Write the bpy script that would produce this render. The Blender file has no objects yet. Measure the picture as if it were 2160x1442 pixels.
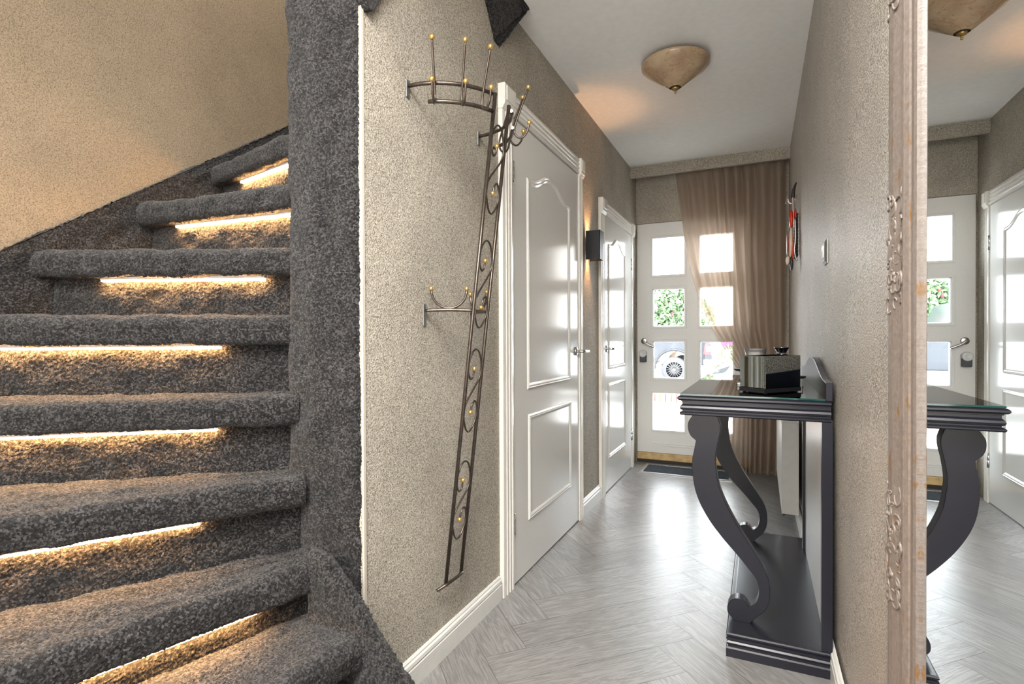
import bpy, bmesh, math, random
import numpy as np
from mathutils import Vector, Matrix

random.seed(7)
rng = np.random.default_rng(7)
scene = bpy.context.scene
COL = scene.collection
R = math.radians

# ------------------------------------------------------------------ camera
CAM_H = 1.14
cam_d = bpy.data.cameras.new('camera')
cam = bpy.data.objects.new('camera', cam_d)
COL.objects.link(cam)
cam_d.sensor_fit = 'HORIZONTAL'
cam_d.sensor_width = 36.0
cam_d.lens = 1131.65 / 2160 * 36.0
cam_d.clip_start = 0.02
_y, _p, _r = R(24.8556), R(-0.4766), R(-0.2149)
_F = Vector((-math.sin(_y) * math.cos(_p), math.cos(_y) * math.cos(_p), math.sin(_p)))
_R0 = Vector((math.cos(_y), math.sin(_y), 0))
_U0 = _R0.cross(_F)
_R = _R0 * math.cos(_r) + _U0 * math.sin(_r)
_U = -_R0 * math.sin(_r) + _U0 * math.cos(_r)
cam.matrix_world = Matrix(((_R.x, _U.x, -_F.x, 0), (_R.y, _U.y, -_F.y, 0),
                           (_R.z, _U.z, -_F.z, CAM_H), (0, 0, 0, 1)))
scene.camera = cam

# ------------------------------------------------------------------ view and light
scene.view_settings.view_transform = 'Standard'
scene.view_settings.look = 'None'
scene.view_settings.gamma = 1.0
scene.view_settings.use_curve_mapping = False
scene.view_settings.exposure = 1.1
scene.cycles.max_bounces = 10
scene.cycles.diffuse_bounces = 5
scene.cycles.glossy_bounces = 6
scene.cycles.transparent_max_bounces = 16
scene.cycles.sample_clamp_indirect = 6.0
scene.cycles.caustics_reflective = False
scene.cycles.caustics_refractive = False
scene.cycles.use_denoising = True

world = bpy.data.worlds.new('overcast_sky')
scene.world = world
world.use_nodes = True
_bg = world.node_tree.nodes['Background']
_bg.inputs['Color'].default_value = (0.90, 0.95, 1.0, 1)
_bg.inputs['Strength'].default_value = 10.0


def area_light(name, loc, rot, sx, sy, power, color, portal=False):
    d = bpy.data.lights.new(name, 'AREA')
    d.shape = 'RECTANGLE'
    d.size, d.size_y, d.energy, d.color = sx, sy, power, color
    if portal:
        d.cycles.is_portal = True
    o = bpy.data.objects.new(name, d)
    COL.objects.link(o)
    o.location = loc
    o.rotation_euler = rot
    return o


area_light('front_door_portal', (-0.5, 5.02, 1.15), (R(-90), 0, 0), 1.0, 2.1, 1, (1, 1, 1), portal=True)
area_light('rear_fill', (-0.45, -1.3, 1.45), (R(90), 0, 0), 1.1, 2.0, 30, (1.0, 0.975, 0.94))  # unseen fill added behind the camera to even out the hall
area_light('stairwell_fill', (-1.6, 1.1, 4.1), (0, 0, 0), 0.8, 1.8, 42, (1.0, 0.95, 0.88))  # unseen light added over the stairs to lift the upper wall

area_light('rear_overhead_fill', (-0.22, -0.35, 2.58), (0, 0, 0), 0.8, 1.8, 92, (1.0, 0.97, 0.92))  # added overhead fill behind the camera, brightens the near walls


# ------------------------------------------------------------------ node helpers
def lin(h):
    h = h.lstrip('#')
    out = []
    for i in (0, 2, 4):
        c = int(h[i:i + 2], 16) / 255
        out.append(c / 12.92 if c <= 0.04045 else ((c + 0.055) / 1.055) ** 2.4)
    return tuple(out) + (1.0,)


class Mat:
    """small wrapper round a node material"""

    def __init__(self, name, color=(0.8, 0.8, 0.8, 1), rough=0.5, metal=0.0, spec=0.5):
        self.m = bpy.data.materials.new(name)
        self.m.use_nodes = True
        self.t = self.m.node_tree
        self.b = self.t.nodes['Principled BSDF']
        if len(color) == 3:
            color = tuple(color) + (1,)
        self.b.inputs['Base Color'].default_value = color
        self.b.inputs['Roughness'].default_value = rough
        self.b.inputs['Metallic'].default_value = metal
        self.b.inputs['Specular IOR Level'].default_value = spec

    def n(self, typ, **kw):
        nd = self.t.nodes.new(typ)
        for k, v in kw.items():
            if k.startswith('_'):
                setattr(nd, k[1:], v)
            else:
                nd.inputs[k.replace('__', ' ')].default_value = v
        return nd

    def link(self, a, b):
        self.t.links.new(a, b)

    def coords(self, kind='Object', scale=(1, 1, 1)):
        tc = self.n('ShaderNodeTexCoord')
        mp = self.n('ShaderNodeMapping')
        mp.inputs['Scale'].default_value = scale
        self.link(tc.outputs[kind], mp.inputs['Vector'])
        return mp.outputs['Vector']

    def world_pos(self, scale=(1, 1, 1)):
        g = self.n('ShaderNodeNewGeometry')
        mp = self.n('ShaderNodeMapping')
        mp.inputs['Scale'].default_value = scale
        self.link(g.outputs['Position'], mp.inputs['Vector'])
        return mp.outputs['Vector']

    def noise(self, vec, scale, detail=2.0, rough=0.5, dist=0.0):
        nd = self.n('ShaderNodeTexNoise', Scale=scale, Detail=detail, Roughness=rough, Distortion=dist)
        self.link(vec, nd.inputs['Vector'])
        return nd.outputs['Fac']

    def ramp(self, fac, stops):
        nd = self.n('ShaderNodeValToRGB')
        el = nd.color_ramp.elements
        while len(el) > 1:
            el.remove(el[-1])
        el[0].position, el[0].color = stops[0][0], stops[0][1]
        for p, c in stops[1:]:
            e = el.new(p)
            e.color = c
        self.link(fac, nd.inputs['Fac'])
        return nd.outputs['Color']

    def mix(self, fac, a, b, typ='MIX'):
        nd = self.n('ShaderNodeMixRGB', _blend_type=typ)
        for s, v in (('Fac', fac), ('Color1', a), ('Color2', b)):
            if hasattr(v, 'is_linked') or hasattr(v, 'links'):
                self.link(v, nd.inputs[s])
            else:
                nd.inputs[s].default_value = v
        return nd.outputs['Color']

    def bump(self, height, strength=0.5, distance=0.002):
        nd = self.n('ShaderNodeBump', Strength=strength, Distance=distance)
        self.link(height, nd.inputs['Height'])
        self.link(nd.outputs['Normal'], self.b.inputs['Normal'])
        return nd

    def base(self, sock):
        self.link(sock, self.b.inputs['Base Color'])


def g3(v, k=1.0):
    return (v[0] * k, v[1] * k, v[2] * k, 1)


# ------------------------------------------------------------------ materials
def plaster(name, dark, mid, light, scale=230.0, bump=0.9, rough=0.75, spec=0.3, stretch=(1, 1, 1)):
    M = Mat(name, mid, rough, 0, spec)
    v = M.world_pos(stretch)
    a = M.noise(v, scale, 2.5, 0.6, 0.4)
    big = M.noise(v, 3.0, 3, 0.6)
    c = M.ramp(a, [(0.34, dark), (0.50, mid), (0.66, light)])
    sh = M.ramp(big, [(0.3, (0.86, 0.86, 0.86, 1)), (0.7, (1.08, 1.08, 1.08, 1))])
    M.base(M.mix(1.0, c, sh, 'MULTIPLY'))
    M.bump(a, bump, 0.004)
    return M.m


M_wall = plaster('grey_taupe_plaster', (0.17, 0.15, 0.12, 1), (0.40, 0.365, 0.305, 1), (0.60, 0.56, 0.49, 1))
M_wall_r = plaster('grey_taupe_plaster_sheen', (0.09, 0.08, 0.066, 1), (0.36, 0.325, 0.28, 1), (0.68, 0.64, 0.59, 1),
                   scale=260, bump=1.0, rough=0.42, spec=0.5)
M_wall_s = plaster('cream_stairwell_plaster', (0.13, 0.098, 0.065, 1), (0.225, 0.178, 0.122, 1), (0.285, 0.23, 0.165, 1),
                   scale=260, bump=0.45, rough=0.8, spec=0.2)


def white_paint(name, col=(0.78, 0.78, 0.76, 1), rough=0.25, bump=0.0, spec=0.5, bscale=30):
    M = Mat(name, col, rough, 0, spec)
    v = M.world_pos()
    a = M.noise(v, bscale, 2, 0.5)
    M.base(M.ramp(a, [(0.3, g3(col, 0.97)), (0.7, g3(col, 1.02))]))
    if bump:
        M.bump(a, bump, 0.002)
    return M.m


M_ceil = white_paint('ceiling_white', (0.80, 0.80, 0.79, 1), 0.7, 0, 0.2)
M_gloss = white_paint('gloss_white_door_paint', (0.72, 0.715, 0.69, 1), 0.14, 0.05, 0.3, 120)
M_trim = white_paint('satin_white_trim_paint', (0.74, 0.72, 0.68, 1), 0.22, 0, 0.5)
M_base = white_paint('baseboard_white_paint', (0.70, 0.70, 0.67, 1), 0.3, 0, 0.5)
M_fdoor = white_paint('front_door_grey_white_paint', (0.70, 0.70, 0.68, 1), 0.45, 0.08, 0.4, 90)
M_rad = white_paint('radiator_white_enamel', (0.74, 0.74, 0.71, 1), 0.3, 0, 0.5)
M_back_sheen = white_paint('console_back_painted_sheen', (0.62, 0.62, 0.62, 1), 0.28, 0, 0.5)  # pale colour stands in for grazing reflection on the dark satin paint


def carpet(name, lo, mid, hi):
    M = Mat(name, mid, 0.95, 0, 0.15)
    v = M.world_pos()
    vo = M.n('ShaderNodeTexVoronoi', Scale=230.0)
    M.link(v, vo.inputs['Vector'])
    sep = M.n('ShaderNodeSeparateColor')
    M.link(vo.outputs['Color'], sep.inputs['Color'])
    big = M.noise(v, 14, 3, 0.6)
    c = M.ramp(sep.outputs['Red'], [(0.0, lo), (0.5, mid), (1.0, hi)])
    sh = M.ramp(big, [(0.3, (0.72, 0.72, 0.72, 1)), (0.7, (1.15, 1.15, 1.15, 1))])
    M.base(M.mix(1.0, c, sh, 'MULTIPLY'))
    M.b.inputs['Sheen Weight'].default_value = 0.12
    M.b.inputs['Sheen Roughness'].default_value = 0.5
    fine = M.noise(v, 420, 2, 0.7)
    M.bump(fine, 0.9, 0.004)
    return M.m


M_carpet = carpet('charcoal_pile_carpet', (0.003, 0.0027, 0.003, 1), (0.0155, 0.0145, 0.015, 1), (0.070, 0.067, 0.068, 1))

# floor planks
Mf = Mat('grey_oak_herringbone', (0.4, 0.4, 0.39, 1), 0.33, 0, 0.5)
uv = Mf.n('ShaderNodeUVMap', _uv_map='UVMap')
at = Mf.n('ShaderNodeAttribute', _attribute_name='plank_tone', _attribute_type='GEOMETRY')
mp1 = Mf.n('ShaderNodeMapping')
mp1.inputs['Scale'].default_value = (1.7, 20, 1)
Mf.link(uv.outputs['UV'], mp1.inputs['Vector'])
rings = Mf.n('ShaderNodeTexNoise', Scale=1.0, Detail=4.0, Roughness=0.55, Distortion=0.9)
Mf.link(mp1.outputs['Vector'], rings.inputs['Vector'])
ml = Mf.n('ShaderNodeMath', _operation='MULTIPLY')
ml.inputs[1].default_value = 58.0
Mf.link(rings.outputs['Fac'], ml.inputs[0])
sn = Mf.n('ShaderNodeMath', _operation='SINE')
Mf.link(ml.outputs[0], sn.inputs[0])
mp2 = Mf.n('ShaderNodeMapping')
mp2.inputs['Scale'].default_value = (12, 240, 1)
Mf.link(uv.outputs['UV'], mp2.inputs['Vector'])
fib = Mf.n('ShaderNodeTexNoise', Scale=1.0, Detail=3.0, Roughness=0.6)
Mf.link(mp2.outputs['Vector'], fib.inputs['Vector'])
grain = Mf.mix(0.52, Mf.ramp(sn.outputs[0], [(0.0, (0.30, 0.30, 0.30, 1)), (0.75, (0.62, 0.62, 0.62, 1))]), fib.outputs['Fac'])
colr = Mf.ramp(grain, [(0.30, (0.15, 0.145, 0.14, 1)), (0.50, (0.245, 0.24, 0.236, 1)), (0.72, (0.31, 0.305, 0.30, 1))])
tone = Mf.ramp(at.outputs['Fac'], [(0.0, (0.86, 0.855, 0.85, 1)), (1.0, (1.10, 1.10, 1.10, 1))])
Mf.base(Mf.mix(1.0, colr, tone, 'MULTIPLY'))
Mf.bump(grain, 0.28, 0.0012)
M_floor = Mf.m
M_gap = Mat('plank_seam', (0.06, 0.055, 0.05, 1), 0.8).m


def simple(name, col, rough=0.4, metal=0.0, spec=0.5, var=0.06, scale=40, bump=0.0):
    M = Mat(name, col, rough, metal, spec)
    a = M.noise(M.world_pos(), scale, 2, 0.5)
    M.base(M.ramp(a, [(0.3, g3(col, 1 - var)), (0.7, g3(col, 1 + var))]))
    if bump:
        M.bump(a, bump, 0.002)
    return M.m


M_anth = simple('anthracite_satin_paint', (0.0085, 0.009, 0.0155), 0.30, 0, 0.36, 0.08, 30)
M_iron = simple('bronzed_iron', (0.105, 0.085, 0.070), 0.30, 0.85, 0.5, 0.2, 60)
M_weld = simple('blackened_weld', (0.02, 0.022, 0.022), 0.4, 0.6)
M_gold = simple('brass_ball', (0.66, 0.42, 0.13), 0.28, 0.8)
M_brass = simple('antique_brass', (0.42, 0.29, 0.11), 0.35, 0.9, 0.5, 0.25, 200)
M_steel = simple('brushed_steel', (0.55, 0.55, 0.54), 0.25, 1.0)
M_plate = simple('dull_zinc_plate', (0.20, 0.20, 0.20), 0.5, 0.8)
M_black = simple('matt_black_metal', (0.010, 0.0105, 0.013), 0.45, 0.0, 0.3)
M_blackp = simple('black_plastic', (0.012, 0.012, 0.014), 0.3)
M_dgrey = simple('dark_grey_plastic', (0.05, 0.055, 0.06), 0.5)
M_lgrey = simple('light_grey_plastic', (0.62, 0.63, 0.63), 0.35)
M_wood = simple('bare_tan_wood', (0.52, 0.36, 0.17), 0.5, 0, 0.4, 0.2, 25)
M_mat = simple('blue_grey_mat_fibre', (0.060, 0.070, 0.080), 0.95, 0, 0.1, 0.5, 500, 0.6)
M_alu = simple('aluminium_edge', (0.55, 0.56, 0.58), 0.3, 0.9)
M_red = simple('lacquer_red', (0.50, 0.035, 0.015), 0.22, 0, 0.6)
M_feather = simple('black_glossy_plume', (0.03, 0.03, 0.033), 0.25, 0.1, 0.6, 0.5, 90, 0.4)
M_pewter = simple('pewter_metal', (0.42, 0.36, 0.34), 0.3, 0.8)
M_ivory = simple('ivory_lacquer', (0.62, 0.50, 0.40), 0.35)
M_shadow_gap = simple('dark_door_gap', (0.03, 0.026, 0.022), 0.8)

# glass sorts (thin sheet: clear with a fresnel sheen)


def thin_glass(name, tint=(0.96, 0.98, 0.97, 1), ior=1.5, rough=0.0):
    m = bpy.data.materials.new(name)
    m.use_nodes = True
    t = m.node_tree
    t.nodes.clear()
    out = t.nodes.new('ShaderNodeOutputMaterial')
    tr = t.nodes.new('ShaderNodeBsdfTransparent')
    tr.inputs['Color'].default_value = tint
    gl = t.nodes.new('ShaderNodeBsdfGlossy')
    gl.inputs['Roughness'].default_value = rough
    fr = t.nodes.new('ShaderNodeFresnel')
    fr.inputs['IOR'].default_value = ior
    mx = t.nodes.new('ShaderNodeMixShader')
    t.links.new(fr.outputs[0], mx.inputs[0])
    t.links.new(tr.outputs[0], mx.inputs[1])
    t.links.new(gl.outputs[0], mx.inputs[2])
    t.links.new(mx.outputs[0], out.inputs['Surface'])
    return m


M_pane = thin_glass('clear_window_glass')
M_vessel = thin_glass('clear_vessel_glass', (0.90, 0.93, 0.93, 1), 1.6)
M_tabletop_glass = thin_glass('table_glass', (0.82, 0.92, 0.89, 1), 1.55, 0.02)
M_glass_edge = simple('green_glass_edge', (0.004, 0.055, 0.045), 0.08)
M_tumbler_glare = thin_glass('tumbler_glass_painted_glare', (0.95, 0.95, 0.95, 1), 1.3)  # clear glass whose bright refraction is painted in as a white share
_t = M_tumbler_glare.node_tree
_d = _t.nodes.new('ShaderNodeBsdfDiffuse')
_d.inputs['Color'].default_value = (0.75, 0.75, 0.74, 1)
_m = _t.nodes.new('ShaderNodeMixShader')
_m.inputs[0].default_value = 0.16
_o = [n for n in _t.nodes if n.type == 'OUTPUT_MATERIAL'][0]
_t.links.new(_o.inputs['Surface'].links[0].from_socket, _m.inputs[1])
_t.links.new(_d.outputs[0], _m.inputs[2])
_t.links.new(_m.outputs[0], _o.inputs['Surface'])
M_mirror = Mat('mirror_silver', (0.93, 0.95, 0.95, 1), 0.0, 1.0).m
M_smoke_mirror = Mat('smoked_mirror', (0.42, 0.46, 0.46, 1), 0.03, 1.0).m

# sheer curtain cloth
mc = bpy.data.materials.new('taupe_sheer_cloth')
mc.use_nodes = True
t = mc.node_tree
t.nodes.clear()
out = t.nodes.new('ShaderNodeOutputMaterial')
tc = t.nodes.new('ShaderNodeUVMap')
tc.uv_map = 'UVMap'
mpw = t.nodes.new('ShaderNodeMapping')
mpw.inputs['Scale'].default_value = (260, 640, 1)
t.links.new(tc.outputs['UV'], mpw.inputs['Vector'])
nw = t.nodes.new('ShaderNodeTexNoise')
nw.inputs['Scale'].default_value = 1.0
nw.inputs['Detail'].default_value = 2.0
t.links.new(mpw.outputs['Vector'], nw.inputs['Vector'])
cr = t.nodes.new('ShaderNodeValToRGB')
cr.color_ramp.elements[0].position = 0.3
cr.color_ramp.elements[0].color = (0.40, 0.315, 0.255, 1)
cr.color_ramp.elements[1].position = 0.7
cr.color_ramp.elements[1].color = (0.47, 0.375, 0.305, 1)
t.links.new(nw.outputs['Fac'], cr.inputs['Fac'])
df = t.nodes.new('ShaderNodeBsdfDiffuse')
tl = t.nodes.new('ShaderNodeBsdfTranslucent')
tp = t.nodes.new('ShaderNodeBsdfTransparent')
tp.inputs['Color'].default_value = (1.0, 0.93, 0.86, 1)
m1 = t.nodes.new('ShaderNodeMixShader')
m1.inputs[0].default_value = 0.42
m2 = t.nodes.new('ShaderNodeMixShader')
m2.inputs[0].default_value = 0.36
t.links.new(cr.outputs[0], df.inputs['Color'])
t.links.new(cr.outputs[0], tl.inputs['Color'])
t.links.new(df.outputs[0], m1.inputs[1])
t.links.new(tl.outputs[0], m1.inputs[2])
t.links.new(m1.outputs[0], m2.inputs[1])
t.links.new(tp.outputs[0], m2.inputs[2])
t.links.new(m2.outputs[0], out.inputs['Surface'])
M_curtain = mc


def emitter(name, col, strength):
    m = bpy.data.materials.new(name)
    m.use_nodes = True
    t = m.node_tree
    t.nodes.clear()
    out = t.nodes.new('ShaderNodeOutputMaterial')
    e = t.nodes.new('ShaderNodeEmission')
    e.inputs['Color'].default_value = tuple(col) + (1,)
    e.inputs['Strength'].default_value = strength
    t.links.new(e.outputs[0], out.inputs['Surface'])
    return m


M_led = emitter('warm_led_diffuser', (1.0, 0.53, 0.20), 85.0)
M_bulb = emitter('amber_lamp_lens', (1.0, 0.55, 0.2), 3.0)

# alabaster lamp bowl
Ma = Mat('alabaster_glass', (0.5, 0.39, 0.26, 1), 0.18, 0, 0.5)
v = Ma.world_pos((1, 1, 1.6))
w = Ma.n('ShaderNodeTexNoise', Scale=7.0, Detail=3.0, Roughness=0.5, Distortion=2.2)
Ma.link(v, w.inputs['Vector'])
vein = Ma.ramp(w.outputs['Fac'], [(0.455, (0, 0, 0, 1)), (0.482, (1, 1, 1, 1)), (0.509, (0, 0, 0, 1))])
cl = Ma.noise(v, 9, 3, 0.6)
basec = Ma.ramp(cl, [(0.3, (0.36, 0.25, 0.165, 1)), (0.55, (0.45, 0.34, 0.22, 1)), (0.75, (0.52, 0.41, 0.28, 1))])
Ma.base(Ma.mix(Ma.mix(1.0, vein, (0.62, 0.62, 0.62, 1), 'MULTIPLY'), basec, (0.30, 0.13, 0.06, 1)))
M_alab = Ma.m

# antique mirror frame paint
Mg = Mat('aged_cream_gilt_frame', (0.38, 0.30, 0.245, 1), 0.42, 0, 0.45)
v = Mg.world_pos((1, 1, 0.35))
a = Mg.noise(v, 55, 4, 0.7)
b = Mg.noise(Mg.world_pos(), 160, 3, 0.6)
c0 = Mg.ramp(b, [(0.3, (0.108, 0.088, 0.076, 1)), (0.7, (0.160, 0.135, 0.118, 1))])
wear = Mg.ramp(a, [(0.60, (0, 0, 0, 1)), (0.68, (1, 1, 1, 1))])
Mg.base(Mg.mix(wear, c0, (0.13, 0.065, 0.02, 1)))
Mg.bump(b, 0.35, 0.002)
M_frame = Mg.m


# ------------------------------------------------------------------ mesh helpers
class MB:
    """collects verts and faces, then becomes ONE mesh object"""

    def __init__(self):
        self.v, self.f, self.mi, self.sm = [], [], [], []

    def _add(self, vs, fs, mi=0, smooth=False):
        o = len(self.v)
        self.v += [tuple(p) for p in vs]
        for f in fs:
            self.f.append(tuple(o + i for i in f))
            self.mi.append(mi)
            self.sm.append(smooth)
        return self

    def box(self, x0, x1, y0, y1, z0, z1, mi=0):
        vs = [(x, y, z) for z in (z0, z1) for y in (y0, y1) for x in (x0, x1)]
        return self._add(vs, [(0, 2, 3, 1), (4, 5, 7, 6), (0, 1, 5, 4), (2, 6, 7, 3), (0, 4, 6, 2), (1, 3, 7, 5)], mi)

    def prism(self, poly, fn, d0, d1, mi=0, smooth=False):
        """poly: 2D outline, fn(a, b, d) -> point; extruded from d0 to d1"""
        n = len(poly)
        vs = [fn(a, b, d0) for a, b in poly] + [fn(a, b, d1) for a, b in poly]
        o = len(self.v)
        self.v += [tuple(p) for p in vs]
        self.f += [tuple(o + i for i in range(n))[::-1], tuple(o + n + i for i in range(n))]
        self.mi += [mi, mi]
        self.sm += [False, False]
        for i in range(n):
            j = (i + 1) % n
            self.f.append((o + i, o + j, o + n + j, o + n + i))
            self.mi.append(mi)
            self.sm.append(smooth)
        return self

    def tube(self, path, r, n=10, mi=0, caps=True, radii=None):
        pts = [Vector(p) for p in path]
        m = len(pts)
        tang = []
        for i in range(m):
            a = pts[max(i - 1, 0)]
            c = pts[min(i + 1, m - 1)]
            tang.append((c - a).normalized())
        up = Vector((0, 0, 1)) if abs(tang[0].z) < 0.9 else Vector((1, 0, 0))
        nrm = tang[0].cross(up).normalized()
        vs = []
        for i in range(m):
            nrm = (nrm - tang[i] * nrm.dot(tang[i])).normalized()
            bi = tang[i].cross(nrm)
            rr = radii[i] if radii else r
            for k in range(n):
                a = 2 * math.pi * k / n
                vs.append(pts[i] + (nrm * math.cos(a) + bi * math.sin(a)) * rr)
        fs = []
        for i in range(m - 1):
            for k in range(n):
                k2 = (k + 1) % n
                fs.append((i * n + k, i * n + k2, (i + 1) * n + k2, (i + 1) * n + k))
        self._add(vs, fs, mi, True)
        if caps:
            o = len(self.v) - len(vs)
            self.f += [tuple(o + k for k in range(n))[::-1], tuple(o + (m - 1) * n + k for k in range(n))]
            self.mi += [mi, mi]
            self.sm += [False, False]
        return self

    def lathe(self, prof, c, n=32, mi=0, axis='z', smooth=True):
        """prof: list of (radius, height)"""
        vs = []
        for r, h in prof:
            for k in range(n):
                a = 2 * math.pi * k / n
                p, q = r * math.cos(a), r * math.sin(a)
                if axis == 'z':
                    vs.append((c[0] + p, c[1] + q, c[2] + h))
                elif axis == 'y':
                    vs.append((c[0] + q, c[1] + h, c[2] + p))
                else:
                    vs.append((c[0] + h, c[1] + p, c[2] + q))
        fs = []
        for i in range(len(prof) - 1):
            for k in range(n):
                k2 = (k + 1) % n
                fs.append((i * n + k, i * n + k2, (i + 1) * n + k2, (i + 1) * n + k))
        return self._add(vs, fs, mi, smooth)

    def ball(self, c, r, n=14, mi=0):
        m = n // 2
        prof = [(max(1e-5, r * math.sin(math.pi * i / m)), -r * math.cos(math.pi * i / m)) for i in range(m + 1)]
        return self.lathe(prof, c, n, mi)

    def sweep(self, path, prof, fn, closed=True, inward=1, mi=0, smooth=False):
        """path: 2D polyline; prof: [(offset along the inward normal, height)]; fn(a, b, h) -> point"""
        n = len(path)
        P = [Vector((p[0], p[1])) for p in path]
        nor = []
        for i in range(n):
            def sn(a, b):
                d = (b - a).normalized()
                return Vector((-d.y, d.x)) * inward
            if closed:
                n1, n2 = sn(P[i - 1], P[i]), sn(P[i], P[(i + 1) % n])
            else:
                n1 = sn(P[max(i - 1, 0)], P[max(i - 1, 0) + 1])
                n2 = sn(P[min(i, n - 2)], P[min(i, n - 2) + 1])
            k = (n1 + n2)
            k = k / max(0.3, 1 + n1.dot(n2))
            nor.append(k)
        m = len(prof)
        vs = []
        for i in range(n):
            for o, h in prof:
                q = P[i] + nor[i] * o
                vs.append(fn(q.x, q.y, h))
        fs = []
        for i in range(n if closed else n - 1):
            j = (i + 1) % n
            for k in range(m - 1):
                fs.append((i * m + k, j * m + k, j * m + k + 1, i * m + k + 1))
        if not closed:
            fs.append(tuple(range(m)))
            fs.append(tuple((n - 1) * m + k for k in range(m))[::-1])
        return self._add(vs, fs, mi, smooth)

    def grid(self, pts, mi=0, smooth=True, close_u=False):
        """pts: array (nu, nv, 3)"""
        nu, nv = pts.shape[:2]
        idx = np.arange(nu * nv).reshape(nu, nv)
        a = idx[:-1, :-1].ravel()
        b = idx[1:, :-1].ravel()
        c = idx[1:, 1:].ravel()
        d = idx[:-1, 1:].ravel()
        return self._add(pts.reshape(-1, 3).tolist(), np.stack([a, b, c, d], 1).tolist(), mi, smooth)

    def build(self, name, mats, parent=None, label=None, bevel=0.0, origin=None, uv=None, fix=True, seg=2):
        if not isinstance(mats, (list, tuple)):
            mats = [mats]
        vs = np.array(self.v, float)
        if parent is not None:
            org = Vector(world_loc(parent))
        elif origin is not None:
            org = Vector(origin)
        else:
            lo, hi = vs.min(0), vs.max(0)
            org = Vector(((lo[0] + hi[0]) / 2, (lo[1] + hi[1]) / 2, lo[2]))
        vs = vs - np.array(org)
        me = bpy.data.meshes.new(name)
        me.from_pydata(vs.tolist(), [], self.f)
        for m in mats:
            me.materials.append(m)
        me.polygons.foreach_set('material_index', self.mi)
        me.polygons.foreach_set('use_smooth', self.sm)
        if uv is not None:
            l = me.uv_layers.new(name='UVMap')
            li = np.empty(len(me.loops), int)
            me.loops.foreach_get('vertex_index', li)
            l.data.foreach_set('uv', np.asarray(uv)[li].ravel())
        if fix or bevel:
            bm = bmesh.new()
            bm.from_mesh(me)
            if fix:
                bmesh.ops.recalc_face_normals(bm, faces=bm.faces)
            if bevel:
                es = [e for e in bm.edges if len(e.link_faces) == 2 and e.calc_face_angle(0) > 0.6]
                bmesh.ops.bevel(bm, geom=es, offset=bevel, segments=seg, profile=0.5, affect='EDGES', clamp_overlap=True)
            bm.to_mesh(me)
            bm.free()
        me.update()
        o = bpy.data.objects.new(name, me)
        COL.objects.link(o)
        if parent is not None:
            o.parent = parent
        else:
            o.location = org
        if label:
            o['label'] = label
        return o


def world_loc(o):
    p = Vector(o.location)
    while o.parent is not None:
        o = o.parent
        p = p + Vector(o.location)
    return p


def thing(name, label, cat, loc, group=None):
    o = bpy.data.objects.new(name, None)
    o.empty_display_size = 0.1
    COL.objects.link(o)
    o.location = loc
    o['label'] = label
    o['category'] = cat
    if group:
        o['group'] = group
    return o


def tag(o, label, cat, group=None, kind=None):
    o['label'] = label
    o['category'] = cat
    if group:
        o['group'] = group
    if kind:
        o['kind'] = kind
    return o


def struct(o, label=None):
    o['kind'] = 'structure'
    if label:
        o['label'] = label
    return o


def struct_root(name, loc, label=None):
    o = bpy.data.objects.new(name, None)
    COL.objects.link(o)
    o.location = loc
    o['kind'] = 'structure'
    if label:
        o['label'] = label
    return o


def catmull(pts, k=5, closed=False):
    pts = [Vector(p) for p in pts]
    n = len(pts)
    out = []
    for i in range(n if closed else n - 1):
        p0 = pts[(i - 1) % n] if closed else pts[max(i - 1, 0)]
        p1, p2 = pts[i], pts[(i + 1) % n]
        p3 = pts[(i + 2) % n] if closed else pts[min(i + 2, n - 1)]
        for j in range(k):
            s = j / k
            out.append(0.5 * ((2 * p1) + (-p0 + p2) * s + (2 * p0 - 5 * p1 + 4 * p2 - p3) * s * s
                              + (-p0 + 3 * p1 - 3 * p2 + p3) * s ** 3))
    if not closed:
        out.append(pts[-1])
    return out


def lerp2(a, b, s):
    return (a[0] + (b[0] - a[0]) * s, a[1] + (b[1] - a[1]) * s)


XL, XR, ZC = -1.036, 0.213, 2.6246       # hall: left wall, right wall, ceiling
YF = 4.95                                 # front wall
XS = -2.17                                # stairwell outer wall

# ================================================================== THE SETTING
# ---- floor: herringbone planks
LP, WP = 0.778, 0.160
s2 = math.sqrt(0.5)


def rot(a, b):
    return (-0.78 + (a - b) * s2, 1.80 + (a + b) * s2)


bm = bmesh.new()
uvl = bm.loops.layers.uv.new('UVMap')
tl_ = bm.faces.layers.float.new('plank_tone')
gap = 0.0007
for m in range(-3, 3):
    for k in range(-22, 24):
        for kind in (0, 1):
            if kind == 0:
                a0, a1, b0, b1 = k * WP + m * LP, k * WP + LP + m * LP, k * WP - m * LP, k * WP + WP - m * LP
            else:
                a0, a1 = k * WP + LP + m * LP, k * WP + LP + WP + m * LP
                b0, b1 = (k + 1) * WP - LP - m * LP, (k + 1) * WP - m * LP
            cx, cy = rot((a0 + a1) / 2, (b0 + b1) / 2)
            if not (-1.7 < cx < 0.9 and -2.0 < cy < 5.7):
                continue
            cs = [(a0 + gap, b0 + gap), (a1 - gap, b0 + gap), (a1 - gap, b1 - gap), (a0 + gap, b1 - gap)]
            f = bm.faces.new([bm.verts.new((*rot(a, b), 0.0)) for a, b in cs])
            f[tl_] = random.random()
            ou, ov = random.random() * 20, random.random() * 20
            for lp, (a, b) in zip(f.loops, cs):
                u, vv = (a - a0, b - b0) if kind == 0 else (b - b0, a - a0)
                lp[uvl].uv = (u + ou, vv + ov)
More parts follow.
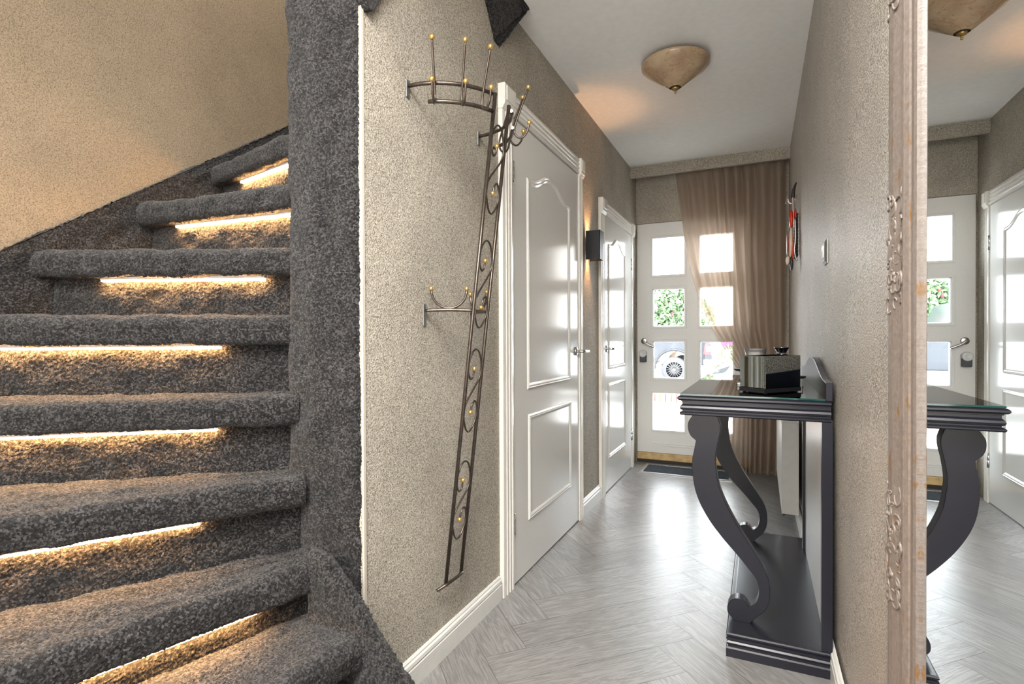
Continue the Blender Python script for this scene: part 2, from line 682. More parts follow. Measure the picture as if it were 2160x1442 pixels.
for co, no in (((XL - 0.02, 0, 0), (-1, 0, 0)), ((0.26, 0, 0), (1, 0, 0)), ((0, -1.4, 0), (0, -1, 0)), ((0, 5.0, 0), (0, 1, 0))):
    bmesh.ops.bisect_plane(bm, geom=bm.verts[:] + bm.edges[:] + bm.faces[:], plane_co=co, plane_no=no, clear_outer=True)
sub = [bm.verts.new(p) for p in ((XS - 0.1, -1.4, -0.0015), (0.26, -1.4, -0.0015), (0.26, 5.05, -0.0015), (XS - 0.1, 5.05, -0.0015))]
bm.faces.new(sub).material_index = 1
me = bpy.data.meshes.new('floor')
bm.to_mesh(me)
bm.free()
me.materials.append(M_floor)
me.materials.append(M_gap)
floor = bpy.data.objects.new('floor', me)
COL.objects.link(floor)
struct(floor, 'light grey wood herringbone floor of the hallway')

# ---- hall walls
D1 = (2.21, 3.195, 2.150)      # door 1 opening y0, y1, top
D2 = (3.80, 4.685, 2.030)
w = MB()
for y0, y1, z0, z1 in ((1.2175, D1[0], 0, ZC), (D1[0], D1[1], D1[2], ZC), (D1[1], D2[0], 0, ZC), (D2[0], D2[1], D2[2], ZC),
                       (D2[1], YF + 0.05, 0, ZC)):
    w.box(XL - 0.10, XL, y0, y1, z0, z1)
struct(w.build('wall_left', M_wall), 'rough grey taupe plastered wall with the two inner doors')

# right wall: leans a hair towards the floor end near the camera
def xr(y, z):
    near = 0.247 - 0.030 * min(1, max(0, z / ZC))
    far = 0.210
    s = min(1, max(0, (y - 1.0) / 3.9))
    return near + (far - near) * s


w = MB()
ys = np.linspace(-1.4, 5.0, 33)
zs = np.linspace(0, ZC, 14)
P_ = np.array([[(xr(y, z), y, z) for z in zs] for y in ys])
w.grid(P_)
P2 = P_.copy()
P2[:, :, 0] = 0.36
w.grid(P2)
w.box(0.25, 0.36, -1.42, -1.4, 0, ZC)
struct(w.build('wall_right', M_wall_r), 'rough grey speckled plastered wall behind the console table')

# front wall round the front door
FD = (-1.024, -0.075, 0.02, 2.165)
w = MB()
w.box(XL - 0.1, FD[0] - 0.004, YF + 0.0, YF + 0.12, 0, ZC)
w.box(FD[1] + 0.004, 0.36, YF - 0.01, YF + 0.12, 0, ZC)
w.box(FD[0] - 0.004, FD[1] + 0.004, YF - 0.01, YF + 0.12, FD[3] + 0.004, ZC)
w.box(FD[0] - 0.03, FD[0] + 0.015, YF + 0.051, YF + 0.12, 0, FD[3])
w.box(FD[1] - 0.015, FD[1] + 0.03, YF + 0.051, YF + 0.12, 0, FD[3])
w.box(FD[0], FD[1], YF + 0.051, YF + 0.12, FD[3] - 0.015, FD[3] + 0.03)
struct(w.build('wall_front', M_wall), 'grey plastered wall above and beside the front door')

w = MB()
w.box(XL - 0.1, 0.36, 2.245, YF + 0.12, ZC, ZC + 0.12)
w.box(XL + 0.09, 0.36, -1.42, 2.245, ZC, ZC + 0.12)
struct(w.build('ceiling', M_ceil), 'smooth white hallway ceiling')

w = MB()
w.box(XL - 0.0, 0.235, 4.716, 4.745, 2.53, ZC)
struct(w.build('trim_1', M_wall), 'plastered pelmet board under the ceiling hiding the curtain track')

# back of the hall behind the camera
w = MB()
w.box(XS - 0.1, 0.36, -1.52, -1.42, 0, 4.2)
struct(w.build('wall_back', M_wall))
# stairwell shell
w = MB()
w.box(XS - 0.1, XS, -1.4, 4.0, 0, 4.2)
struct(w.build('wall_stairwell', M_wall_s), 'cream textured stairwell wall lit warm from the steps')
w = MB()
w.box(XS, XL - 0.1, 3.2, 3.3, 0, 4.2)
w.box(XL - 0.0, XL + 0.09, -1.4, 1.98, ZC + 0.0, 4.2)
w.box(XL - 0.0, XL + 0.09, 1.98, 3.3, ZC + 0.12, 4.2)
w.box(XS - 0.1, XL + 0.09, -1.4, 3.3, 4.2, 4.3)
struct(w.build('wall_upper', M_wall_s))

# ---- baseboards
bprof = [(0.0, 0.0), (0.016, 0.0), (0.016, 0.066), (0.012, 0.071), (0.0155, 0.075), (0.014, 0.086), (0.009, 0.091),
         (0.009, 0.096), (0.005, 0.101), (0.0, 0.101)]


def baseboard(name, x, sgn, y0, y1, label):
    m = MB()
    k = len(bprof)
    vs = []
    for y in (y0, y1):
        for o, z in bprof:
            vs.append(((x(y) if callable(x) else x) + sgn * o, y, z))
    fs = [(i, i + 1, k + i + 1, k + i) for i in range(k - 1)] + [tuple(range(k)), tuple(range(k, 2 * k))]
    m._add(vs, fs)
    struct(m.build(name, M_base), label)


baseboard('baseboard_left', XL, 1, 1.2175, 2.088, 'white moulded baseboard under the coat rack')
baseboard('baseboard_left_2', XL, 1, 3.262, 3.70, 'short white baseboard between the two inner doors')
baseboard('baseboard_right', lambda y: xr(y, 0.05), -1, -1.4, 4.9, 'white baseboard along the right wall')


# ---- inner doors and their fluted casings
def on_left(y, z, h):
    return (XL + h, y, z)


def arch_path(y0, y1, z0, zs, zt):
    """panel outline with an ogee top"""
    p = [(y0, z0), (y1, z0), (y1, zs)]
    w_ = y1 - y0
    top = [(0.07, 0.0), (0.16, 0.10), (0.26, 0.40), (0.36, 0.82), (0.44, 0.98), (0.5, 1.0)]
    right = [(y1 - w_ * a, zs + (zt - zs) * b) for a, b in top]
    left = [(y0 + w_ * a, zs + (zt - zs) * b) for a, b in reversed(top[:-1])]
    crv = catmull([(a, b, 0) for a, b in right + left], 4)
    return p + [(c.x, c.y) for c in crv] + [(y0, zs)]


mould = [(0.0, 0.012), (0.004, 0.017), (0.008, 0.0195), (0.012, 0.017), (0.016, 0.019), (0.021, 0.0175), (0.034, 0.009), (0.037, 0.0085),
         (0.040, 0.0105)]


def inner_door(name, y0, y1, z1, up, lo, hinge_y, handle_y, handle_dir, label):
    root = struct_root(name, (XL, (y0 + y1) / 2, 0), label)
    m = MB()
    m.box(XL - 0.030, XL + 0.012, y0, y1, 0.006, z1)
    m.build('leaf', M_gloss, root, bevel=0.003)
    for a in (up, lo):
        m = MB()
        if len(a) == 5:
            path = arch_path(*a)
        else:
            path = [(a[0], a[2]), (a[1], a[2]), (a[1], a[3]), (a[0], a[3])]
        m.sweep(path, mould, on_left, True, 1)
        m.build('panel_moulding', M_gloss, root)
    # lever handle
    m = MB()
    hz = 1.055
    m.lathe([(0.0, 0.012), (0.026, 0.012), (0.026, 0.020), (0.022, 0.023), (0.0, 0.023)], (XL, handle_y, hz), 28, axis='x')
    m.build('handle_rosette', M_steel, root)
    m = MB()
    pth = catmull([(XL + 0.02, handle_y, hz), (XL + 0.05, handle_y, hz), (XL + 0.062, handle_y + 0.008 * handle_dir, hz),
                   (XL + 0.064, handle_y + 0.03 * handle_dir, hz), (XL + 0.060, handle_y + 0.115 * handle_dir, hz - 0.002)], 5)
    m.tube(pth, 0.009, 12)
    m.build('lever_handle', M_steel, root)
    for hz in (0.24, z1 - 0.30):
        m = MB()
        m.lathe([(0.0, 0), (0.008, 0), (0.008, 0.047), (0.0065, 0.049), (0.008, 0.051), (0.008, 0.098), (0.0, 0.098)],
                (XL + 0.014, hinge_y, hz), 12)
        m.build('hinge', M_steel, root)
    return root


inner_door('door_1', D1[0] + 0.018, D1[1] - 0.004, 2.143, (2.382, 3.022, 0.888, 1.912, 1.985), (2.392, 3.036, 0.252, 0.765),
           2.219, 3.135, 1, 'glossy white two panel door beside the iron coat rack')
inner_door('door_2', D2[0] + 0.004, D2[1] - 0.004, 2.024, (3.905, 4.445, 0.900, 1.832, 1.900), (3.905, 4.445, 0.240, 0.800),
           4.688, 3.845, 1, 'glossy white two panel door beyond the black wall light')


def casing(name, y0, y1, ztop, label, cw=0.108):
    """fluted casing with corner blocks round an opening"""
    root = struct_root(name, (XL, (y0 + y1) / 2, 0), label)
    def flute(w_):
        p = [(0.0, 0.0), (0.0, 0.020)]
        n = 3
        for i in range(n):
            c = w_ * (0.24 + 0.26 * i)
            p += [(c - w_ * 0.085, 0.022), (c - w_ * 0.05, 0.0165), (c, 0.015), (c + w_ * 0.05, 0.0165), (c + w_ * 0.085, 0.022)]
        return p + [(w_, 0.020), (w_, 0.0)]
    for ya in (y0 - cw, y1):
        wd = cw if ya < y0 else min(cw * 0.62, cw)
        m = MB()
        m.prism([(ya + a, h) for a, h in flute(wd)], lambda a, h, d: (XL + h, a, d), 0.0, ztop)
        m.build('side_casing', M_trim, root)
        m = MB()
        bz0, bz1 = ztop - 0.012, ztop + 0.098
        pr = [(0.0, bz0), (0.024, bz0), (0.026, bz0 + 0.006), (0.029, bz0 + 0.009), (0.029, bz0 + 0.014), (0.034, bz0 + 0.018), (0.036, bz0 + 0.030),
              (0.036, bz1 - 0.004), (0.033, bz1), (0.0, bz1)]
        m.prism(pr, lambda h, z, d: (XL + h, d, z), ya - 0.004, ya + wd + 0.004)
        m.box(XL + 0.036, XL + 0.040, ya + 0.010, ya + wd - 0.010, bz0 + 0.036, bz1 - 0.010)
        m.build('corner_block', M_trim, root, bevel=0.0012, seg=1)
    m = MB()
    m.prism([(ztop + 0.001 + a * 0.95, h) for a, h in flute(cw * 0.92)], lambda z, h, d: (XL + h, d, z), y0 + 0.002, y1 - 0.002)
    m.build('head_casing', M_trim, root)
    # bare wood rebate of the frame round the leaf
    m = MB()
    m.box(XL - 0.05, XL + 0.002, y0 - 0.001, y0 + (0.0165 if y0 < 3 else 0.003), 0, ztop)
    m.box(XL - 0.05, XL + 0.004, y1 - 0.003, y1 + 0.001, 0, ztop)
    m.build('frame_rebate', M_wood, root)
    return root


casing('trim_2', D1[0], D1[1], 2.147, 'white fluted casing with corner blocks round the nearer inner door')
casing('trim_3', D2[0], D2[1], 2.027, 'white fluted casing with corner blocks round the farther inner door')
m = MB()
m.box(XL - 0.003, XL + 0.003, 1.2135, 1.2265, 0.10, 2.082)
struct(m.build('trim_4', white_paint('beige_bead_paint', (0.52, 0.475, 0.41, 1), 0.4), bevel=0.0015), 'narrow white corner bead where the wall meets the stair post')

# ---- front door
fd = struct_root('door_3', (-0.55, YF, 0), 'off-white front door with eight square glass panes')
colsX = ((-0.884, -0.612), (-0.479, -0.213))
rowsZ = ((0.304, 0.634), (0.771, 1.098), (1.235, 1.571), (1.698, 2.025))
m = MB()
yd0, yd1 = YF - 0.006, YF + 0.05
m.box(FD[0], colsX[0][0], yd0, yd1, 0.095, FD[3])
m.box(colsX[0][1], colsX[1][0], yd0, yd1, 0.095, FD[3])
m.box(colsX[1][1], FD[1], yd0, yd1, 0.095, FD[3])
for cx0, cx1 in colsX:
    zz = [0.095]
    for z0, z1 in rowsZ:
        zz += [z0, z1]
    zz.append(FD[3])
    for i in range(0, len(zz), 2):
        m.box(cx0, cx1, yd0 + 0.0008, yd1, zz[i], zz[i + 1])
m.build('leaf', M_fdoor, fd)
m = MB()
for cx0, cx1 in colsX:
    for z0, z1 in rowsZ:
        m.sweep([(cx0, z0), (cx1, z0), (cx1, z1), (cx0, z1)], [(-0.022, 0.0), (-0.022, 0.004), (-0.016, 0.006), (-0.002, 0.006), (0.004, -0.012), (0.006, -0.040)],
                lambda a, b, h: (a, yd0 - h, b), True, 1)
m.build('glazing_bead', M_fdoor, fd)
m = MB()
for cx0, cx1 in colsX:
    for z0, z1 in rowsZ:
        m._add([(cx0, YF + 0.028, z0), (cx1, YF + 0.028, z0), (cx1, YF + 0.028, z1), (cx0, YF + 0.028, z1)], [(0, 1, 2, 3)])
m.build('glazing', M_pane, fd)
m = MB()
m.box(-0.892, -0.20, yd0 - 0.005, yd0 + 0.002, 0.160, 0.166)
m.box(-0.892, -0.20, yd0 - 0.008, yd0 + 0.002, 0.178, 0.184)
m.build('drip_moulding', M_fdoor, fd)
m = MB()
m.box(FD[0], FD[1], yd0 - 0.012, yd1, 0.030, 0.092)
m.build('threshold_bar', M_wood, fd, 'bare tan wood bar along the door foot', bevel=0.006)
m = MB()
m.box(FD[0] - 0.004, FD[1] + 0.004, yd0 - 0.006, yd1, 0.0, 0.030)
m.build('sill', M_shadow_gap, fd)
m = MB()
m.lathe([(0, 0.0), (0.027, 0.0), (0.027, -0.008), (0.022, -0.011), (0, -0.011)], (-0.962, yd0, 1.103), 28, axis='y')
m.build('handle_rosette', M_steel, fd)
m = MB()
m.tube(catmull([(-0.962, yd0, 1.103), (-0.962, yd0 - 0.045, 1.103), (-0.955, yd0 - 0.055, 1.099), (-0.92, yd0 - 0.058, 1.075), (-0.862, yd0 - 0.056, 1.050)], 6), 0.0095, 12)
m.build('lever_handle', M_steel, fd)
lk = MB()
lk.box(-0.996, -0.938, yd0 - 0.045, yd0, 0.915, 0.985)
lock = lk.build('smart_lock', M_dgrey, fd, 'dark grey lock body with a round light grey knob', bevel=0.006)
m = MB()
m.lathe([(0, 0.0), (0.033, 0.0), (0.033, -0.046), (0.029, -0.052), (0.020, -0.0525), (0.019, -0.0505), (0, -0.0505)], (-0.968, yd0, 0.990), 36, axis='y')
lkn = m.build('knob', M_lgrey, fd)
lkn.parent = lock
lkn.location = (0, 0, 0)

# ================================================================== STAIRCASE
ZR = 0.23


def zstep(i):
    if i == 1:
        return 0.17
    if i == 2:
        return 0.345
    return (1.21 if i == 6 else 1.2 + (i - 6) * ZR)


NOSE = {1: ((-0.80, 1.12), (-0.95, 0.15)),
        2: ((-0.955, 1.12), (-1.14, 0.15)),
        3: ((-1.125, 1.15), (-1.42, 0.14)),
        4: ((-1.195, 1.155), (-1.83, 0.14)),
        5: ((-1.245, 1.18), (-2.15, 0.44)),
        6: ((-1.29, 1.195), (-2.15, 0.66)),
        7: ((-1.33, 1.24), (-2.15, 0.918)),
        8: ((-1.345, 1.311), (-2.155, 1.249)),
        9: ((-1.36, 1.38), (-2.155, 1.557)),
        10: ((-1.36, 1.46), (-2.155, 2.02))}

stair = thing('staircase', 'winding staircase covered in charcoal carpet with lights under its treads', 'staircase', (-1.6, 0.9, 0))


def jitter(P, amp=0.0013, low=0.0030):
    """push a dense grid in and out along its normals so the pile reads as tufts"""
    du = np.gradient(P, axis=0)
    dv = np.gradient(P, axis=1)
    n = np.cross(du, dv)
    n /= np.maximum(1e-9, np.linalg.norm(n, axis=2, keepdims=True))
    h = rng.normal(0, amp, P.shape[:2])
    k = rng.normal(0, 1, (P.shape[0] // 14 + 3, P.shape[1] // 14 + 3))
    xi = np.linspace(0, k.shape[0] - 1.001, P.shape[0])
    yi = np.linspace(0, k.shape[1] - 1.001, P.shape[1])
    x0, y0 = xi.astype(int), yi.astype(int)
    fx, fy = (xi - x0)[:, None], (yi - y0)[None, :]
    fx, fy = fx * fx * (3 - 2 * fx), fy * fy * (3 - 2 * fy)
    lo = (k[x0][:, y0] * (1 - fx) * (1 - fy) + k[x0 + 1][:, y0] * fx * (1 - fy)
          + k[x0][:, y0 + 1] * (1 - fx) * fy + k[x0 + 1][:, y0 + 1] * fx * fy)
    h = h + lo * low
    return P + n * h[..., None]


def line_frame(i, back=0.0):
    a, b = NOSE[i]
    d = Vector((b[0] - a[0], b[1] - a[1])).normalized()
    n = Vector((d.y, -d.x))              # points up the stair
    if n.dot(Vector((-0.6, 0.8))) < 0:
        n = -n
    if i <= 4 and n.x > 0:
        n = -n
    return (a[0] + n.x * back, a[1] + n.y * back), (b[0] + n.x * back, b[1] + n.y * back), n


CELL = 0.0042
TH, RN = 0.088, 0.036
for i in range(1, 11):
    z = zstep(i)
    fa, fb, n = line_frame(i)
    if i < 10:
        ba, bb, _ = line_frame(i + 1, 0.075)
    else:
        ba, bb = (fa[0] + n.x * 0.35, fa[1] + n.y * 0.35), (fb[0] + n.x * 0.35, fb[1] + n.y * 0.35)
    L = math.dist(fa, fb)
    nu = int(L / CELL)
    s = np.linspace(0, 1, nu)
    Fl = np.array(fa)[None] + s[:, None] * (np.array(fb) - np.array(fa))[None]
    Bl = np.array(ba)[None] + s[:, None] * (np.array(bb) - np.array(ba))[None]
    n_ = np.array([n.x, n.y])
    Fc = Fl + n_ * RN                                    # start of the rounding
    dmax = np.linalg.norm(Bl - Fc, axis=1).max()
    nt = max(3, int(min(dmax, 0.6) / CELL))
    rows = []
    for k in range(nt):
        tt = k / nt
        xy = Bl + (Fc - Bl) * tt
        rows.append(np.concatenate([xy, np.full((nu, 1), z)], 1))
    arc = []
    na = int(math.pi * 0.5 * RN / CELL)
    for k in range(na + 1):
        a = k / na * math.pi / 2
        arc.append((RN * (1 - math.sin(a)), -RN * (1 - math.cos(a))))
    for k in range(1, int((TH - 2 * RN * 0.8) / CELL) + 1):
        arc.append((0.0, -RN - k * CELL))
    zb = arc[-1][1]
    r2 = TH + zb
    nb = max(3, int(math.pi * 0.5 * r2 / CELL))
    for k in range(1, nb + 1):
        a = k / nb * math.pi / 2
        arc.append((r2 * (1 - math.cos(a)), zb - r2 * math.sin(a)))
    for k in range(1, 20):
        arc.append((r2 + k * CELL, -TH))
    for o, dz in arc:
        rows.append(np.concatenate([Fl + n_ * o, np.full((nu, 1), z + dz)], 1))
    P_ = jitter(np.stack(rows, 1))
    m = MB()
    m.grid(P_, smooth=True)
    m.build('tread', M_carpet, stair, fix=False)
    # riser, set back under the nosing
    ra, rb, _ = line_frame(i, 0.062)
    z0 = zstep(i - 1) - 0.004 if i > 1 else 0.0
    nz = int((z - TH - z0) / CELL) + 4
    zz = np.linspace(z - TH + 0.004, z0, nz)
    Rl = np.array(ra)[None] + s[:, None] * (np.array(rb) - np.array(ra))[None]
    P_ = np.concatenate([np.repeat(Rl[:, None, :], nz, 1), np.broadcast_to(zz[None, :, None], (nu, nz, 1))], 2)
    m = MB()
    m.grid(jitter(P_), smooth=True)
    m.build('riser', M_carpet, stair, fix=False)


def carpet_strip(name, outline, z0, z1, cell=0.005, label=None, zfun=None, parent=None):
    """vertical carpeted surface following a plan polyline"""
    pts = [Vector((p[0], p[1])) for p in outline]
    seg = [0.0]
    for a, b in zip(pts, pts[1:]):
        seg.append(seg[-1] + (b - a).length)
    nu = max(4, int(seg[-1] / cell))
    xs = np.interp(np.linspace(0, seg[-1], nu), seg, [p.x for p in pts])
    ys = np.interp(np.linspace(0, seg[-1], nu), seg, [p.y for p in pts])
    nz = max(4, int((z1 - z0) / cell))
    zz = np.linspace(z0, z1, nz)
    P_ = np.zeros((nu, nz, 3))
    P_[..., 0] = xs[:, None]
    P_[..., 1] = ys[:, None]
    P_[..., 2] = zz[None, :]
    if zfun is not None:
        P_[..., 2] = zfun(P_)
    m = MB()
    m.grid(jitter(P_), smooth=True)
    return m.build(name, M_carpet, parent or stair, fix=False)


# carpeted post at the end of the hall wall
pc = [Vector(p) for p in ((-1.060, 1.30, 0), (-1.0405, 1.2105, 0), (-1.186, 1.180, 0), (-1.290, 1.190, 0), (-1.335, 1.235, 0), (-1.345, 1.46, 0))]


def rounded(poly, r, n=6):
    out = [poly[0]]
    for a, b, c in zip(poly, poly[1:], poly[2:]):
        d1, d2 = (a - b).normalized(), (c - b).normalized()
        p, q = b + d1 * r, b + d2 * r
        for k in range(n + 1):
            s_ = k / n
            out.append((1 - s_) ** 2 * p + 2 * s_ * (1 - s_) * b + s_ * s_ * q)
    out.append(poly[-1])
    return out


carpet_strip('newel_post', [(p.x, p.y) for p in rounded(pc, 0.022)], 0.0, 2.62, 0.005)
# string along the outer wall
def zf(P_):
    top = 1.417 + (P_[..., 1] - 0.857) * 0.702
    t_ = (P_[..., 2] - 0.0)
    return top - 0.55 * (1 - t_)


carpet_strip('wall_string', [(XS + 0.022, -0.2), (XS + 0.022, 2.9)], 0.0, 1.0, 0.006, zfun=zf)
m = MB()
n_s = 400
ysx = np.linspace(-0.2, 2.9, n_s)
P_ = np.zeros((n_s, 6, 3))
P_[..., 1] = ysx[:, None]
P_[..., 0] = np.linspace(XS, XS + 0.024, 6)[None, :]
P_[..., 2] = (1.417 + (ysx - 0.857) * 0.702)[:, None]
m.grid(jitter(P_, 0.0018, 0.002))
m.build('string_cap', M_carpet, stair, fix=False)
# low outer string running down into the hall beside the first steps
prof = []
W2 = 0.021
for k in range(40):
    prof.append((-W2, -0.34 + k * 0.32 / 40))
for k in range(13):
    a = math.pi * (1 - k / 12)
    prof.append((W2 * math.cos(a), -0.02 + W2 * math.sin(a) * 0.95))
for k in range(40):
    prof.append((W2, -0.02 - (k + 1) * 0.32 / 40))
nu = 150
xs_ = np.linspace(-1.150, -0.66, nu)
P_ = np.zeros((nu, len(prof), 3))
for k, (o, dz) in enumerate(prof):
    P_[:, k, 0] = xs_
    P_[:, k, 1] = 1.138 + o
    P_[:, k, 2] = np.maximum(0.0, np.minimum(0.545, 0.531 - (xs_ + 1.082) * 1.095) + dz)
m = MB()
m.grid(jitter(P_, 0.002, 0.003))
m.build('outer_string', M_carpet, stair, fix=False)

# underside corner of the upper flight, poking out over the hall by the ceiling
hull = [(-1.05, 1.95, 2.60), (-1.036, 1.97, 2.55), (-1.036, 2.050, 2.530), (-1.036, 2.063, 2.412), (-1.036, 2.112, 2.404), (-1.036, 2.335, 2.64),
        (-0.948, 2.235, 2.615), (-0.948, 2.242, 2.80), (-1.05, 1.90, 2.85), (-0.948, 1.90, 2.85), (-1.05, 2.34, 2.85), (-0.96, 2.20, 2.59), (-1.05, 2.06, 2.41), (-1.05, 2.33, 2.64)]
bm = bmesh.new()
for p in hull:
    bm.verts.new(p)
bmesh.ops.convex_hull(bm, input=bm.verts[:])
bmesh.ops.triangulate(bm, faces=bm.faces[:])
bmesh.ops.subdivide_edges(bm, edges=bm.edges[:], cuts=5, use_grid_fill=True)
bmesh.ops.subdivide_edges(bm, edges=bm.edges[:], cuts=2, use_grid_fill=True)
bm.normal_update()
for v_ in bm.verts:
    v_.co += v_.normal * random.gauss(0, 0.002)
MBu = MB()
MBu._add([tuple(v_.co) for v_ in bm.verts], [tuple(v_.index for v_ in f.verts) for f in bm.faces] if False else [], 0)
bm.verts.index_update()
MBu.f = [tuple(v_.index for v_ in f.verts) for f in bm.faces]
MBu.mi = [0] * len(MBu.f)
MBu.sm = [True] * len(MBu.f)
MBu.build('upper_flight_corner', M_carpet, stair, fix=False)
bm.free()
# foot of the upper string lapping over the wall edge above the bead
m = MB()
pr = catmull([(1.226, 2.078, 0), (1.244, 2.083, 0), (1.262, 2.108, 0), (1.285, 2.150, 0), (1.33, 2.21, 0)], 5)
lo_ = [(p.x, p.y) for p in pr]
poly = lo_ + [(1.33, 2.6), (1.19, 2.6), (1.19, 2.13)]
nn = len(poly)
m.prism(poly, lambda a, b, d: (d, a, b), XL - 0.01, XL + 0.024)
m.build('upper_string_end', M_carpet, stair, bevel=0.009, seg=3)

# ---- the light strips under the treads
LED = {3: (0.16, 1.0), 4: (0.22, 1.0), 5: (0.20, 0.95), 6: (0.22, 0.97), 7: (0.135, 0.76), 8: (0.02, 0.80), 9: (0.02, 0.775)}
LED_LABEL = {9: 'topmost light strip of the staircase, short and steeply tilted beside the post',
             8: 'second light strip from the top of the stairs, tilting up towards the post',
             7: 'third light strip from the top, level, with both of its ends showing',
             6: 'fourth light strip from the top of the stairs, long and level',
             5: 'fifth light strip from the top of the stairs, tilting gently up to the post',
             4: 'sixth light strip from the top, a thin bright line under its tread',
             3: 'lowest light strip of the staircase, mostly tucked behind its tread'}
for i in range(3, 10):
    a0, a1, n = line_frame(i, 0.050)
    s0, s1 = LED[i]
    pa, pb = lerp2(a0, a1, s0), lerp2(a0, a1, s1)
    z = zstep(i) - TH
    cx, cy = (pa[0] + pb[0]) / 2, (pa[1] + pb[1]) / 2
    st = thing('step_light', LED_LABEL[i], 'step light', (cx, cy, z - 0.016), 'light strips under the stair treads')
    d = Vector((pb[0] - pa[0], pb[1] - pa[1])).normalized()
    q = Vector((-n.x, -n.y))                                # to the front

    def bar(o0, o1, z0, z1, e=0.0):
        vs = []
        for zz_ in (z0, z1):
            for (px, py), sg in ((pa, -1), (pb, 1)):
                for o in (o0, o1):
                    vs.append((px + q.x * o + d.x * e * sg, py + q.y * o + d.y * e * sg, zz_))
        return vs
    fs = [(0, 1, 3, 2), (4, 6, 7, 5), (0, 4, 5, 1), (2, 3, 7, 6), (0, 2, 6, 4), (1, 5, 7, 3)]
    mh = MB()
    mh._add(bar(-0.008, 0.008, z - 0.007, z + 0.002, 0.003), fs)
    mh.build('housing', M_lgrey, st)
    md = MB()
    md._add(bar(-0.0065, 0.0075, z - 0.0135, z - 0.0072), fs)
    md.build('diffuser', M_led, st, 'glowing warm strip')

# ================================================================== COAT RACK
rack = thing('coat_rack', 'bronzed iron wall coat rack with brass balls and scrolls leaning off the wall', 'coat rack', (-0.97, 1.66, 0.26))
LX = lambda z: -1.0 + 0.2 * (z - 0.29) / 1.66
for y_, zt in ((1.602, 1.952), (1.708, 1.952)):
    m = MB()
    m.tube([(LX(0.27), y_, 0.27), (LX(1.1), y_, 1.1), (LX(zt), y_, zt)], 0.0066, 12)
    m.build('upright', M_iron, rack)
m = MB()
m.tube(catmull([(-1.020, 1.572, 0.262), (LX(0.28) + 0.006, 1.600, 0.278), (LX(0.29) + 0.010, 1.655, 0.280), (LX(0.28) + 0.006, 1.710, 0.278), (-1.020, 1.738, 0.262)], 5), 0.0058, 10)
m.build('foot_bar', M_iron, rack)
CY, RA = 1.677, 0.240


def arc_pt(phi, z, r=RA):
    """phi 0 = towards the camera along the wall, 90 = straight out from the wall"""
    return Vector((-1.0285 + r * 0.955 * math.sin(phi), CY - r * math.cos(phi), z))


PH = 1.255                        # where the arc meets an upright
for sgn in (0, 1):
    f = (lambda p: p) if sgn == 0 else (lambda p: math.pi - p)
    m = MB()
    m.tube([arc_pt(f(0.0 + PH * k / 14), 1.952) for k in range(15)], 0.0066, 12)
    m.build('bracket_arm', M_iron, rack)
    m = MB()
    m.tube([arc_pt(f(0.30 + (PH - 0.30) * k / 12), 1.892, 0.243) for k in range(13)], 0.0066, 12)
    m.build('bracket_arm', M_iron, rack)
    pe = arc_pt(f(0.0), 1.952)
    m = MB()
    m.box(-1.036, -1.031, pe.y - 0.009, pe.y + 0.009, 1.915, 1.972)
    m.build('wall_plate', M_plate, rack, bevel=0.002)
    for ph in (0.40, 0.75, 1.04):
        b0 = arc_pt(f(ph), 1.895, RA + 0.004)
        r_ = Vector((math.sin(f(ph)), -math.cos(f(ph)), 0))
        side = 0.006
        b0 = b0 + r_ * side
        pts = [b0 + r_ * 0.052 + Vector((0, 0, 0.164)), b0 + r_ * 0.014 + Vector((0, 0, 0.060)), b0 + Vector((0, 0, 0.012)), b0 + r_ * 0.006 + Vector((0, 0, -0.012)),
               b0 + r_ * 0.026 + Vector((0, 0, -0.020)), b0 + r_ * 0.045 + Vector((0, 0, 0.0)), b0 + r_ * 0.055 + Vector((0, 0, 0.034))]
        m = MB()
        m.tube(catmull(pts, 6), 0.0038, 10)
        hk = m.build('hook', M_iron, rack)
        for q in (pts[0], pts[-1]):
            m = MB()
            m.ball(q + Vector((0, 0, 0.004)), 0.0088)
            bl = m.build('brass_ball', M_gold, rack)
            bl.parent = hk
    # middle arm with a double hook
    zq = 1.232
    yp = 1.526 if sgn == 0 else 1.845
    yu = 1.602 if sgn == 0 else 1.708
    m = MB()
    m.tube(catmull([(-1.029, yp, zq), (-0.965, (yp * 0.52 + yu * 0.48), zq + 0.003), (LX(zq), yu, zq)], 5), 0.0058, 10)
    m.build('bracket_arm', M_iron, rack)
    m = MB()
    m.box(-1.036, -1.031, yp - 0.009, yp + 0.009, 1.180, 1.255)
    m.build('wall_plate', M_plate, rack, bevel=0.002)
    c = Vector((-0.960, yp * 0.48 + yu * 0.52, zq + 0.008))
    dd = Vector((0.86, 0.51, 0)) if sgn == 0 else Vector((0.86, -0.51, 0))
    pts = [c + dd * (0.060 * math.sin(a)) + Vector((0, 0, 0.060 * (1 - math.cos(a)) * 1.02)) for a in np.linspace(-1.60, 1.60, 15)]
    m = MB()
    m.tube(pts, 0.0042, 10)
    hk = m.build('hook', M_iron, rack)
    for q in (pts[0], pts[-1]):
        m = MB()
        m.ball(q + Vector((0, 0, 0.004)), 0.0082)
        bl = m.build('brass_ball', M_gold, rack)
        bl.parent = hk
